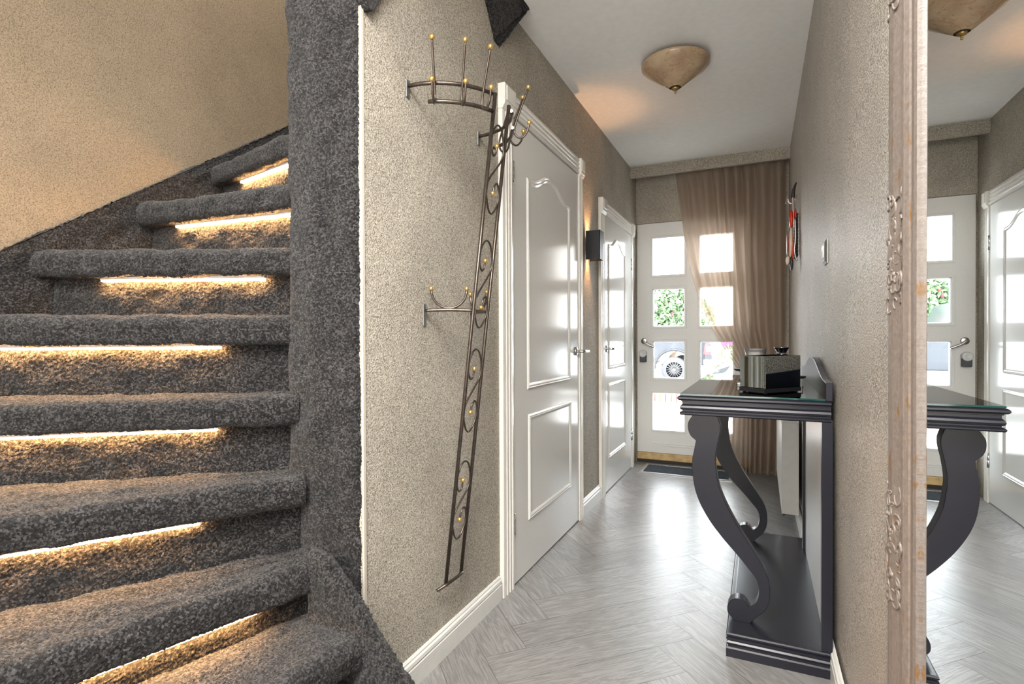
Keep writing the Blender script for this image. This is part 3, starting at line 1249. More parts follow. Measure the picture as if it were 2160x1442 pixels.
for zu, zl in ((1.794, 1.637), (1.406, 1.245), (1.031, 0.877), (0.635, 0.491)):
    # an S scroll between the uprights
    def LP_(w_, z_):
        return Vector((LX(z_), 1.602 + 0.106 * w_, z_))
    zu_, zl_ = zu, zl
    pts = [(0.46, zu_), (0.42, zu_ - 0.026), (0.28, zu_ - 0.036), (0.10, zu_ - 0.012), (0.09, zu_ + 0.030), (0.34, zu_ + 0.066), (0.66, zu_ + 0.060), (0.90, zu_ + 0.020),
           (0.94, zu_ - 0.012), (0.84, zu_ - 0.040), (0.50, (zu_ + zl_) / 2), (0.16, zl_ + 0.040), (0.06, zl_ + 0.012), (0.10, zl_ - 0.020), (0.34, zl_ - 0.062),
           (0.62, zl_ - 0.066), (0.90, zl_ - 0.026), (0.90, zl_ + 0.014), (0.74, zl_ + 0.038), (0.56, zl_ + 0.026), (0.50, zl_)]
    m = MB()
    m.tube(catmull([LP_(a, b) for a, b in pts], 6), 0.0034, 8)
    sc = m.build('scroll', M_iron, rack)
    for q in (pts[0], pts[-1]):
        m = MB()
        m.ball(LP_(*q), 0.0085)
        bl = m.build('brass_ball', M_gold, rack)
        bl.parent = sc

# ================================================================== WALL LIGHT
sx0, sx1, sy0, sy1, sz0, sz1 = XL, -0.938, 3.375, 3.470, 1.645, 1.832
sco = thing('wall_sconce', 'black box shaped up and down wall light between the inner doors', 'wall light', (XL, 3.42, sz0))
m = MB()
for a in ((sx1 - 0.004, sx1, sy0, sy1), (sx0 + 0.004, sx1, sy0, sy0 + 0.004), (sx0 + 0.004, sx1, sy1 - 0.004, sy1)):
    m.box(a[0], a[1], a[2], a[3], sz0, sz1)
m.build('body', M_black, sco)
m = MB()
m.box(sx0, sx0 + 0.006, sy0 + 0.015, sy1 - 0.015, sz0 + 0.06, sz1 - 0.06)
m.box(sx0 + 0.006, sx1 - 0.004, sy0 + 0.004, sy1 - 0.004, sz0 + 0.085, sz0 + 0.095)
m.build('mounting_plate', M_black, sco)
for nm, zz, up in (('lamp_up', sz0 + 0.098, 1), ('lamp_down', sz0 + 0.082, -1)):
    m = MB()
    m.lathe([(0.0, 0.0), (0.022, 0.0), (0.022, 0.006 * up), (0.0, 0.006 * up)], ((sx0 + sx1) / 2, 3.4225, zz), 20)
    m.build('lens', M_bulb, sco)
    for sz_, bl_, en_ in ((54, 0.7, 5.0 if up > 0 else 7.0), (112, 1.0, 2.2 if up > 0 else 0.8)):
        d = bpy.data.lights.new(nm, 'SPOT')
        d.energy = en_
        d.color = (1.0, 0.50, 0.20)
        d.spot_size = R(sz_)
        d.spot_blend = bl_
        d.shadow_soft_size = 0.006
        o = bpy.data.objects.new(nm, d)
        COL.objects.link(o)
        o.parent = sco
        o.location = Vector((sx0 + 0.030, 3.4225, zz + 0.010 * up)) - Vector(sco.location)
        o.rotation_euler = (R(180) if up > 0 else 0, 0, 0)

# ================================================================== CEILING LAMP
lc = (-0.415, 2.995)
lamp = thing('ceiling_lamp', 'cone shaped alabaster glass ceiling lamp with a brass finial', 'ceiling lamp', (lc[0], lc[1], 2.43))
m = MB()
m.lathe([(0.03, 2.478), (0.034, 2.480), (0.100, 2.530), (0.160, 2.575), (0.176, 2.592), (0.178, 2.604), (0.174, 2.610), (0.168, 2.606), (0.150, 2.580), (0.09, 2.535), (0.03, 2.486)], (lc[0], lc[1], 0), 64)
m.build('shade', M_alab, lamp)
m = MB()
m.lathe([(0.0, 2.446), (0.004, 2.446), (0.0055, 2.450), (0.0055, 2.456), (0.004, 2.459), (0.007, 2.461), (0.010, 2.463), (0.019, 2.468), (0.0205, 2.474), (0.017, 2.480), (0.0, 2.482)], (lc[0], lc[1], 0), 32)
m.build('finial', M_brass, lamp)
m = MB()
m.lathe([(0.0, 2.606), (0.06, 2.606), (0.06, 2.6246), (0.0, 2.6246)], (lc[0], lc[1], 0), 32)
m.lathe([(0.0, 2.482), (0.005, 2.482), (0.005, 2.606), (0.0, 2.606)], (lc[0], lc[1], 0), 12)
m.build('ceiling_mount', M_brass, lamp)

# ================================================================== CURTAIN
cur = thing('curtain', 'taupe sheer curtain swept aside over the front door', 'curtain', (-0.15, 4.81, 0.03))
edge = [(2.56, -0.675), (2.118, -0.618), (1.811, -0.572), (1.585, -0.516), (1.381, -0.450), (1.22, -0.377), (1.041, -0.277), (0.885, -0.175), (0.80, -0.125), (0.72, -0.165), (0.60, -0.215), (0.429, -0.245), (0.153, -0.250), (0.045, -0.245)]
mid_ = [(2.56, -0.27), (1.8, -0.235), (1.2, -0.185), (0.885, -0.085), (0.80, -0.060), (0.65, -0.075), (0.4, -0.08), (0.045, -0.085)]
rgt = [(2.56, 0.194), (1.2, 0.192), (0.045, 0.135)]


def interp(tab, z):
    zz_ = [a for a, _ in tab][::-1]
    xx_ = [b for _, b in tab][::-1]
    return np.interp(z, zz_, xx_)


NS, NZ = 520, 190
sv = np.linspace(0, 1, NS)
zv = np.linspace(2.556, 0.035, NZ)
E_, Mi, Rg = (np.array([interp(tb, z) for z in zv]) for tb in (edge, mid_, rgt))
# smooth the edge tables
for _ in range(6):
    for A in (E_, Mi, Rg):
        A[1:-1] = (A[:-2] + 2 * A[1:-1] + A[2:]) / 4
S0 = 0.47
cp = np.zeros((NS, NZ, 3))
for j, z in enumerate(zv):
    x = np.where(sv < S0, E_[j] + (Mi[j] - E_[j]) * (sv / S0), Mi[j] + (Rg[j] - Mi[j]) * ((sv - S0) / (1 - S0)))
    top = max(0.0, (z - 2.38) / 0.18)
    ph1 = 2 * math.pi * 10.0 * np.where(sv < S0, sv, S0 + (sv - S0) * 0.92) + 1.5 * np.sin(11 * sv + 0.6) + 0.25 * math.sin(z * 1.3)
    fold = np.sin(ph1) * 0.85 + 0.16 * np.sin(2 * ph1 + 1.1 + 0.4 * z) + 0.07 * np.sin(31 * sv + z * 0.9)
    amp = np.where(sv < S0, 0.016 + 0.016 * (sv / S0), 0.044) * (1 - 0.45 * top)
    gather = math.exp(-((z - 0.82) / 0.14) ** 2)
    amp = amp * (1 - 0.3 * gather * (sv < S0))
    pinch = np.cos(ph1) * np.where(sv < S0, 0.010, 0.013) * (0.6 + 0.4 * top)
    cp[:, j, 0] = x + pinch
    cp[:, j, 1] = 4.815 + fold * amp - 0.012 * top * np.maximum(0, np.sin(ph1)) ** 6 - 0.02 * gather * (sv < S0)
    cp[:, j, 2] = z + (0.012 * np.sin(ph1) * max(0, 0.3 - z) / 0.3)
m = MB()
m.grid(cp, smooth=True)
uvc = np.stack(np.meshgrid(sv * 1.9, zv, indexing='ij'), -1).reshape(-1, 2)
m.build('cloth', M_curtain, cur, fix=False, uv=uvc)
m = MB()
m.tube(catmull([(-0.125, 4.785, 0.83), (-0.09, 4.760, 0.80), (-0.02, 4.765, 0.80), (0.03, 4.80, 0.83)], 5), 0.012, 8)
m.build('tieback', M_curtain, cur, fix=False, uv=np.zeros((len(m.v), 2)))
m = MB()
m.box(-0.70, 0.20, 4.80, 4.83, 2.556, 2.575)
m.build('track', M_lgrey, cur)

# ================================================================== DOORMAT
dm = thing('doormat', 'blue grey doormat with an aluminium rim before the front door', 'doormat', (-0.56, 4.69, 0))
m = MB()
m.sweep([(-0.932, 4.53), (-0.20, 4.53), (-0.20, 4.865), (-0.932, 4.865)], [(0, 0.0), (0, 0.004), (0.006, 0.009), (0.026, 0.010), (0.030, 0.007), (0.03, 0.0)], lambda a, b, h: (a, b, h), True, 1)
m.build('rim', M_alu, dm)
m = MB()
gx, gy = np.meshgrid(np.linspace(-0.905, -0.227, 170), np.linspace(4.557, 4.838, 72), indexing='ij')
m.grid(np.stack([gx, gy, 0.007 + rng.normal(0, 0.0012, gx.shape)], -1), smooth=False)
m.build('fibre_pad', M_mat, dm, fix=False)

# ================================================================== CONSOLE TABLE
con = thing('console_table', 'anthracite painted console table with two scrolled front legs', 'console table', (0.05, 2.62, 0))
y0, y1 = 2.05, 3.185
m = MB()
apr = [(-0.02, 0.853), (0.0, 0.853), (0.0035, 0.857), (0.0035, 0.861), (-0.001, 0.865), (-0.008, 0.867), (-0.008, 0.870), (0.000, 0.873), (0.0025, 0.880), (0.000, 0.887), (-0.006, 0.893), (-0.010, 0.897),
       (-0.010, 0.901), (-0.002, 0.903), (-0.002, 0.906), (0.006, 0.908), (0.0105, 0.913), (0.010, 0.919), (0.004, 0.924), (-0.02, 0.925)]
m.sweep([(0.213, y0 + 0.006), (-0.268, y0 + 0.006), (-0.268, y1 - 0.006), (0.213, y1 - 0.006)], apr, lambda a, b, h: (a, b, h), False, 1, smooth=False)
m.build('apron', M_anth, con)
m = MB()
m.box(-0.262, 0.213, y0 + 0.012, y1 - 0.012, 0.862, 0.9245)
m.build('top', M_anth, con)
m = MB()
bpr = [(-0.02, 0.0), (0.0, 0.0), (0.0, 0.030), (-0.003, 0.035), (-0.010, 0.036), (-0.004, 0.044), (-0.002, 0.050), (-0.008, 0.058), (-0.006, 0.061), (-0.0005, 0.063), (-0.0005, 0.068), (-0.006, 0.071),
       (-0.001, 0.076), (0.0, 0.080), (-0.004, 0.084), (-0.02, 0.085)]
m.sweep([(0.218, y0), (-0.112, y0), (-0.112, y1), (0.218, y1)], bpr, lambda a, b, h: (a, b, h), False, 1, smooth=False)
m.build('base_moulding', M_anth, con)
m = MB()
m.box(-0.106, 0.218, y0 + 0.006, y1 - 0.006, 0.002, 0.0848)
m.build('base', M_anth, con)
LEG = [(-0.236, 0.839), (-0.248, 0.817), (-0.249, 0.791), (-0.24, 0.767), (-0.221, 0.75), (-0.226, 0.721), (-0.234, 0.677), (-0.233, 0.626), (-0.225, 0.569), (-0.206, 0.514), (-0.172, 0.454), (-0.132, 0.402),
       (-0.093, 0.359), (-0.06, 0.322), (-0.035, 0.292), (-0.016, 0.268), (-0.006, 0.242), (-0.005, 0.214), (-0.01, 0.189), (-0.019, 0.173), (-0.041, 0.158), (-0.046, 0.171), (-0.06, 0.182), (-0.08, 0.182),
       (-0.099, 0.171), (-0.11, 0.151), (-0.11, 0.126), (-0.099, 0.111), (-0.088, 0.098), (-0.035, 0.098), (-0.016, 0.122), (0.009, 0.148), (0.025, 0.179), (0.031, 0.215), (0.028, 0.262), (0.015, 0.301),
       (-0.01, 0.345), (-0.035, 0.383), (-0.067, 0.433), (-0.093, 0.479), (-0.119, 0.532), (-0.139, 0.586), (-0.148, 0.635), (-0.152, 0.684), (-0.145, 0.742), (-0.136, 0.785), (-0.135, 0.813), (-0.142, 0.836),
       (-0.150, 0.855), (-0.225, 0.855)]
KS = 2.150 / 2.12
leg = [(x * KS, 1.14 - (1.14 - z) * KS) for x, z in LEG]
leg = [(x, max(z, 0.084)) for x, z in leg]
corner = {4, 20, 28, 29, 48, 49}
dense = []
N_ = len(leg)
for i in range(N_):
    p1, p2 = Vector(leg[i]), Vector(leg[(i + 1) % N_])
    p0 = p1 * 2 - p2 if i in corner else Vector(leg[i - 1])
    p3 = p2 * 2 - p1 if (i + 1) % N_ in corner else Vector(leg[(i + 2) % N_])
    for j in range(4):
        s_ = j / 4
        q = 0.5 * ((2 * p1) + (-p0 + p2) * s_ + (2 * p0 - 5 * p1 + 4 * p2 - p3) * s_ * s_ + (-p0 + 3 * p1 - 3 * p2 + p3) * s_ ** 3)
        dense.append((q.x, q.y))
for ya in (2.150, 3.010):
    m = MB()
    m.prism(dense, lambda a, b, d: (a, d, b), ya, ya + 0.048)
    m.build('leg', M_anth, con, bevel=0.0015, seg=1)
for ya, yb, xa in ((2.056, 2.090, 0.186), (3.005, 3.035, 0.189)):
    m = MB()
    m.box(xa, 0.218, ya, yb, 0.085, 0.86)
    m.build('back_post', M_anth, con, bevel=0.001)
m = MB()
m.box(0.201, 0.208, 2.09, 3.17, 0.085, 0.86)
m.build('back_panel', M_back_sheen, con, 'console back panel with its pale reflection painted in')
bs = [(2.052, 0.985), (2.10, 0.988), (2.165, 0.990), (2.258, 1.003), (2.36, 1.022), (2.434, 1.037), (2.50, 1.046), (2.56, 1.050), (2.62, 1.051), (2.69, 1.048), (2.783, 1.038), (2.86, 1.022), (2.942, 1.006), (3.04, 0.993), (3.12, 0.989), (3.18, 0.986)]
m = MB()
bc = catmull([(a, b, 0) for a, b in bs], 5)
m.prism([(2.052, 0.9245)] + [(p.x, p.y) for p in bc] + [(3.18, 0.9245)], lambda a, b, d: (d, a, b), 0.196, 0.217)
m.build('backsplash', M_anth, con, bevel=0.0015, seg=1)

gt = MB()
gt.box(-0.270, 0.1955, y0 + 0.004, y1, 0.9250, 0.9308)
gto = gt.build('glass_sheet', [M_tabletop_glass, M_glass_edge])
for p in gto.data.polygons:
    if abs(p.normal.z) < 0.5:
        p.material_index = 1
gto.data.materials.update() if hasattr(gto.data.materials, 'update') else None
tag(gto, 'clear glass sheet with a green edge covering the console table top', 'glass sheet')

# ---- mirrored box on the console
ZG = 0.9312
bx = thing('mirrored_box', 'open mirrored glass box on a black plinth standing on the console', 'box', (0.03, 2.29, ZG))
c0 = Vector((0.013, 2.140))
e1 = Vector((-0.075, 0.075)).normalized() * 0.118
e2 = Vector((0.123, 0.157)).normalized() * 0.200
cor = [c0, c0 + e2, c0 + e2 + e1, c0 + e1]


def inset(k):
    c = sum(cor, Vector((0, 0))) / 4
    return [c + (p - c) * k for p in cor]


m = MB()
m.prism([(p.x, p.y) for p in inset(1.03)], lambda a, b, d: (a, b, d), ZG + 0.004, ZG + 0.018)
for p in inset(0.86):
    m.lathe([(0, 0), (0.006, 0), (0.006, 0.005), (0, 0.005)], (p.x, p.y, ZG), 10)
m.build('plinth', M_blackp, bx)
zb, zt = ZG + 0.018, ZG + 0.138
for k in range(4):
    a, b = cor[k], cor[(k + 1) % 4]
    d = (b - a).normalized()
    nrm = Vector((d.y, -d.x))
    th = 0.004
    m = MB()
    ins = 0.010 if k in (1, 3) else 0.004
    quad = [a, b, b - nrm * th, a - nrm * th]
    m.prism([(p.x, p.y) for p in quad], lambda x, y, z: (x, y, z), zb, zt)
    # bevelled face
    f1 = [(a + nrm * 0.0005, zb), (b + nrm * 0.0005, zb), (b + nrm * 0.0005, zt), (a + nrm * 0.0005, zt)]
    ai, bi = a + d * ins + nrm * 0.0022, b - d * ins + nrm * 0.0022
    f2 = [(ai, zb + 0.003), (bi, zb + 0.003), (bi, zt - 0.003), (ai, zt - 0.003)]
    vs = [(p.x, p.y, z) for p, z in f1] + [(p.x, p.y, z) for p, z in f2]
    m._add(vs, [(4, 5, 6, 7), (0, 1, 5, 4), (1, 2, 6, 5), (2, 3, 7, 6), (3, 0, 4, 7)])
    m.build('mirror_panel', M_smoke_mirror, bx)

# ---- tealight glass, carafe, candle holders
cb = (-0.018, 2.40)
gl = thing('candle_glass', 'clear glass tumbler with a dark red waxed rim behind the mirrored box', 'candle glass', (cb[0], cb[1], ZG))
m = MB()
m.lathe([(0.0, 0.002), (0.026, 0.002), (0.028, 0.006), (0.034, 0.12), (0.0415, 0.159), (0.0425, 0.160), (0.040, 0.158), (0.032, 0.12), (0.026, 0.010), (0.0, 0.010)], (cb[0], cb[1], ZG), 40)
m.build('glass', M_tumbler_glare, gl)
m = MB()
m.lathe([(0.0, 0.1475), (0.0365, 0.1475), (0.0385, 0.1565), (0.0, 0.1555)], (cb[0], cb[1], ZG), 36)
m.build('wax', simple('dark_red_wax', (0.06, 0.02, 0.012), 0.3), gl)
m = MB()
m.lathe([(0.0, 0.012), (0.0255, 0.012), (0.0360, 0.1465), (0.0, 0.147)], (cb[0], cb[1], ZG), 36)
m.build('filling', simple('white_wax', (0.75, 0.73, 0.70), 0.4), gl)
cv = (0.079, 2.475)
va = thing('carafe', 'round silver carafe with a flared neck behind the mirrored box', 'carafe', (cv[0], cv[1], ZG))
m = MB()
m.lathe([(0.0, 0.0), (0.035, 0.0), (0.050, 0.02), (0.058, 0.06), (0.054, 0.10), (0.042, 0.124), (0.028, 0.134), (0.020, 0.138)], (cv[0], cv[1], ZG), 44)
m.build('body', M_vessel, va)
m = MB()
m.lathe([(0.018, 0.134), (0.0175, 0.140), (0.0185, 0.146), (0.024, 0.156), (0.0290, 0.163), (0.0292, 0.1645), (0.027, 0.163), (0.020, 0.152), (0.0165, 0.142), (0.016, 0.134)], (cv[0], cv[1], ZG), 44)
m.build('neck', simple('dark_chrome', (0.45, 0.46, 0.48), 0.10, 1.0), va)


def candle_holder(x, y, hb, label):
    h = thing('candle_holder', label, 'candle holder', (x, y, ZG), 'crystal candle holders beside the mirrored box')
    m_ = MB()
    m_.box(x - 0.026, x + 0.026, y - 0.026, y + 0.026, ZG, ZG + 0.016)
    m_.build('base', M_vessel, h, bevel=0.003)
    m_ = MB()
    m_.lathe([(0.0, 0.016), (0.016, 0.016), (0.011, 0.024), (0.0085, 0.032), (0.0095, hb - 0.012), (0.018, hb - 0.004), (0.0, hb - 0.004)], (x, y, ZG), 24)
    m_.build('stem', simple('grey_crystal', (0.25, 0.27, 0.28), 0.05), h)
    m_ = MB()
    m_.lathe([(0.0, hb - 0.004), (0.030, hb - 0.002), (0.036, hb + 0.002), (0.0385, hb + 0.008), (0.036, hb + 0.0085), (0.0, hb + 0.006)], (x, y, ZG), 36)
    m_.build('dish', M_blackp, h)


candle_holder(-0.066, 2.470, 0.066, 'crystal candle holder showing left of the mirrored box with a black dish')
candle_holder(0.126, 2.405, 0.045, 'crystal candle holder peeking out between the mirrored box and the console backsplash')

# ================================================================== RADIATOR
rad = thing('radiator', 'white panel radiator on the wall behind the console', 'radiator', (0.16, 4.0, 0.115))
m = MB()
m.box(0.111, 0.116, 3.46, 4.56, 0.125, 0.632)
m.build('front_panel', M_rad, rad)
m = MB()
for ya, yb in ((3.452, 3.460), (4.560, 4.568)):
    m = MB()
    m.prism([(0.111, 0.120), (0.198, 0.120), (0.198, 0.645), (0.120, 0.645), (0.111, 0.634)], lambda a, b, d: (a, d, b), ya, yb)
    m.build('side_panel', M_rad, rad)
m = MB()
m.box(0.193, 0.198, 3.46, 4.56, 0.125, 0.632)
m.build('back_panel', M_rad, rad)
m = MB()
for k in range(46):
    yy = 3.466 + k * 0.0238
    m.box(0.122, 0.196, yy, yy + 0.008, 0.640, 0.650)
m.box(0.111, 0.124, 3.452, 4.568, 0.640, 0.649)
m.box(0.190, 0.199, 3.452, 4.568, 0.640, 0.649)
m.build('top_grille', M_rad, rad)
m = MB()
m.box(0.116, 0.128, 3.453, 3.47, 0.108, 0.121)
m.build('drain_plug', M_dgrey, rad)
for yy in (3.7, 4.3):
    m = MB()
    m.box(0.195, 0.213, yy, yy + 0.03, 0.18, 0.6)
    m.build('wall_bracket', M_rad, rad)

# ================================================================== LIGHT SWITCH
sw = thing('light_switch', 'small brushed metal light switch on the right wall', 'light switch', (0.225, 2.305, 1.41))
xw = xr(2.3, 1.45)
m = MB()
zc, yc = 1.4525, 2.304
pr = [(0.044, 0.0), (0.044, 0.004), (0.034, 0.010), (0.030, 0.010)]
m.sweep([(yc - 0.042, zc - 0.044), (yc + 0.042, zc - 0.044), (yc + 0.042, zc + 0.044), (yc - 0.042, zc + 0.044)], [(0, 0), (0.0, 0.004), (0.010, 0.011), (0.020, 0.011), (0.021, 0.007)], lambda a, b, h: (xw - h, a, b), True, 1)
m.build('frame', M_plate, sw)
m = MB()
m.prism([(-0.004, -0.022), (-0.012, -0.022), (-0.017, 0.022), (-0.004, 0.022)], lambda h, z, d: (xw + h, d, zc + z), yc - 0.021, yc + 0.021)
m.build('rocker', M_lgrey, sw, bevel=0.001)

# ================================================================== WALL ORNAMENT
DY = 3.72
orn = thing('wall_ornament', 'red and black plumed wall ornament near the curtain', 'wall ornament', (0.18, DY, 1.55))


def XO(u):
    return u


m = MB()
pts = catmull([(0.200, DY, 2.085), (0.192, DY, 2.065), (0.184, DY, 2.035), (0.180, DY, 1.990)], 5)
m.tube(pts, 0.01, 10, radii=[0.001 + 0.011 * (k / (len(pts) - 1)) ** 0.6 for k in range(len(pts))])
m.build('horn', M_blackp, orn)
m = MB()
m.tube(catmull([(0.180, DY, 2.00), (0.181, DY - 0.005, 1.93), (0.184, DY - 0.01, 1.86), (0.186, DY - 0.01, 1.80)], 6), 0.0065, 8)
m.tube(catmull([(0.176, DY, 1.955), (0.160, DY, 1.962), (0.153, DY, 1.985), (0.152, DY, 2.005), (0.140, DY - 0.01, 1.955)], 6), 0.0045, 8)
m.tube(catmull([(0.186, DY, 1.975), (0.196, DY, 1.985), (0.200, DY + 0.01, 2.005)], 6), 0.0045, 8)
m.tube([(0.188, DY - 0.02, 1.95), (0.190, DY - 0.02, 1.75)], 0.003, 8)
m.build('hook_rod', M_pewter, orn)


def lens_shape(c, rx, ry, rz, mat, name, tilt=0.0, n=18):
    m_ = MB()
    vs = []
    mm = 12
    for i in range(mm + 1):
        a = math.pi * i / mm
        for k in range(n):
            b_ = 2 * math.pi * k / n
            x = rx * math.sin(a) * math.cos(b_)
            y = ry * math.sin(a) * math.sin(b_)
            z = rz * math.cos(a)
            vs.append((c[0] + x + z * tilt, c[1] + y, c[2] + z))
    fs = [(i * n + k, i * n + (k + 1) % n, (i + 1) * n + (k + 1) % n, (i + 1) * n + k) for i in range(mm) for k in range(n)]
    m_._add(vs, fs, 0, True)
    return m_.build(name, mat, orn)


lens_shape((0.170, DY - 0.02, 1.855), 0.013, 0.03, 0.060, M_red, 'red_helmet')
lens_shape((0.192, DY - 0.02, 1.885), 0.008, 0.025, 0.035, M_red, 'red_crest')
lens_shape((0.168, DY - 0.02, 1.715), 0.012, 0.035, 0.095, M_ivory, 'torso', 0.02)
lens_shape((0.178, DY - 0.025, 1.68), 0.007, 0.02, 0.09, M_red, 'red_sash')
lens_shape((0.150, DY - 0.02, 1.70), 0.006, 0.02, 0.075, M_red, 'sleeve')
lens_shape((0.152, DY - 0.02, 1.605), 0.012, 0.02, 0.028, M_ivory, 'hand')
lens_shape((0.172, DY - 0.02, 1.590), 0.011, 0.025, 0.050, M_feather, 'boot')
m = MB()
nf = 13
for k in range(nf):
    z_ = 1.880 - k * 0.0205
    pts = catmull([(0.188, DY - 0.03, z_ - 0.02), (0.198, DY - 0.01, z_ - 0.005), (0.207, DY + 0.02, z_ + 0.018)], 4)
    m.tube(pts, 0.008, 6, radii=[0.003 + 0.006 * math.sin(math.pi * (q + 0.5) / len(pts)) for q in range(len(pts))])
m.build('plume', M_feather, orn)
m = MB()
m.tube(catmull([(0.190, DY - 0.03, 1.86), (0.193, DY - 0.035, 1.74), (0.187, DY - 0.035, 1.66), (0.200, DY - 0.03, 1.60)], 6), 0.0055, 8)
m.build('plume_spine', M_pewter, orn)

# ================================================================== MIRROR
mir = thing('wall_mirror', 'tall mirror in an aged cream carved frame on the right wall', 'mirror', (0.2, 0.5, 0.22))
MX, my0, my1, mz0, mz1 = 0.1955, 0.10, 0.882, 0.34, 1.98
m = MB()
m._add([(MX, my0 - 0.01, mz0 - 0.01), (MX, my1 + 0.008, mz0 - 0.01), (MX, my1 + 0.008, mz1 + 0.01), (MX, my0 - 0.01, mz1 + 0.01)], [(0, 1, 2, 3)])
m.build('glass', M_mirror, mir)
fp = [(0.0, MX + 0.002), (0.0, MX - 0.0055), (-0.006, MX - 0.0075), (-0.016, MX - 0.008), (-0.020, MX - 0.0065), (-0.023, MX - 0.0095), (-0.030, MX - 0.0125), (-0.036, MX - 0.0095), (-0.040, MX - 0.0085),
      (-0.044, MX - 0.0115), (-0.050, MX - 0.0125), (-0.055, MX - 0.0095), (-0.060, MX - 0.0095), (-0.070, MX - 0.0125), (-0.084, MX - 0.0165), (-0.098, MX - 0.0185), (-0.106, MX - 0.0180), (-0.112, MX - 0.012),
      (-0.116, MX + 0.0), (-0.118, 0.226)]
m = MB()
m.sweep([(my0, mz0), (my1, mz0), (my1, mz1), (my0, mz1)], fp, lambda a, b, h: (h, a, b), True, 1, smooth=False)
m.build('frame', M_frame, mir)
# carved acanthus clusters spaced along the frame
rc = random.Random(11)


def frame_x(o):
    """height of the frame profile at distance o outside the glass edge"""
    pts_ = sorted((-a_, h_) for a_, h_ in fp[1:-2])
    return float(np.interp(o, [p[0] for p in pts_], [p[1] for p in pts_]))


for zc_ in (0.38, 0.83, 1.27, 1.71):
    m = MB()
    pth_ = np.zeros((25, 13, 3))
    for i_, tz in enumerate(np.linspace(-1, 1, 25)):
        wid = math.sqrt(max(0.0, 1 - tz * tz)) * 0.031 + 0.0005
        for j_, ty in enumerate(np.linspace(-1, 1, 13)):
            oo = 0.079 + wid * ty
            bulge = 0.0028 * max(0.0, 1 - tz * tz - 0.6 * ty * ty) * (1 + 0.5 * math.sin(tz * 19 + ty * 5)) - 0.0006
            pth_[i_, j_] = (frame_x(oo) - bulge, my1 + oo, zc_ + tz * 0.10)
    m.grid(pth_)
    for k in range(30):
        o = 0.079 + rc.uniform(-1, 1) * 0.026
        dz = rc.uniform(-0.085, 0.085)
        w_ = max(0.25, 1 - (dz / 0.11) ** 2)
        sgn = rc.choice((-1, 1))
        R_ = rc.uniform(0.006, 0.013)
        a0_ = rc.uniform(0, 6.28)
        pth = []
        for q in range(9):
            an = a0_ + sgn * q * 0.55
            rr_ = R_ * (1 - 0.07 * q)
            oo = min(0.1115, max(0.046, o + rr_ * math.cos(an)))
            pth.append((frame_x(oo) - 0.0008, my1 + oo, zc_ + dz + 1.5 * rr_ * math.sin(an)))
        m.tube(pth, 0.003, 6, radii=[(0.0010 + 0.0017 * math.sin(math.pi * (q + 0.8) / 9.4)) * (0.5 + 0.5 * w_) for q in range(9)])
    for k in range(6):
        oo = rc.uniform(0.07, 0.10)
        m.ball((frame_x(oo), my1 + oo, zc_ + rc.uniform(-0.05, 0.05)), rc.uniform(0.003, 0.005), 10)
    m.build('carving', M_frame, mir)

# ================================================================== OUTDOORS
Mgd = Mat('pale_paving', (0.52, 0.50, 0.47, 1), 0.9)
vg = Mgd.world_pos()
br = Mgd.n('ShaderNodeTexBrick', Scale=4.0)
br.inputs['Color1'].default_value = (0.55, 0.53, 0.50, 1)
br.inputs['Color2'].default_value = (0.48, 0.46, 0.43, 1)
br.inputs['Mortar'].default_value = (0.36, 0.34, 0.31, 1)
br.inputs['Mortar Size'].default_value = 0.012
Mgd.link(vg, br.inputs['Vector'])
Mgd.base(br.outputs['Color'])
m = MB()
m.box(-30, 22, YF + 0.12, 60, -0.12, -0.02)
struct(m.build('ground', Mgd.m), 'pale paved forecourt and street outside the door')

Mbr = Mat('red_brick', (0.4, 0.2, 0.15, 1), 0.85)
vb = Mbr.n('ShaderNodeTexCoord')
mpb = Mbr.n('ShaderNodeMapping')
mpb.inputs['Rotation'].default_value = (R(90), 0, 0)
Mbr.link(vb.outputs['Object'], mpb.inputs['Vector'])
bk = Mbr.n('ShaderNodeTexBrick', Scale=1.0)
bk.inputs['Color1'].default_value = (0.36, 0.15, 0.11, 1)
bk.inputs['Color2'].default_value = (0.42, 0.27, 0.20, 1)
bk.inputs['Mortar'].default_value = (0.5, 0.46, 0.40, 1)
bk.inputs['Mortar Size'].default_value = 0.008
bk.inputs['Brick Width'].default_value = 0.21
bk.inputs['Row Height'].default_value = 0.065
Mbr.link(mpb.outputs['Vector'], bk.inputs['Vector'])
Mbr.base(bk.outputs['Color'])
gw = thing('garden_wall', 'low red brick garden wall seen through the bottom door pane', 'garden wall', (-1.3, 8.0, -0.02))
m = MB()
m.box(-2.4, -0.55, 8.0, 8.2, -0.02, 0.20)
m.build('courses', Mbr.m, gw)
m = MB()
for k in range(24):
    xx = -2.4 + k * 0.0772
    m.box(xx, xx + 0.068, 7.99, 8.21, 0.202, 0.325)
m.build('soldier_course', simple('soldier_brick', (0.40, 0.17, 0.12), 0.85, 0, 0.3, 0.35, 9), gw)

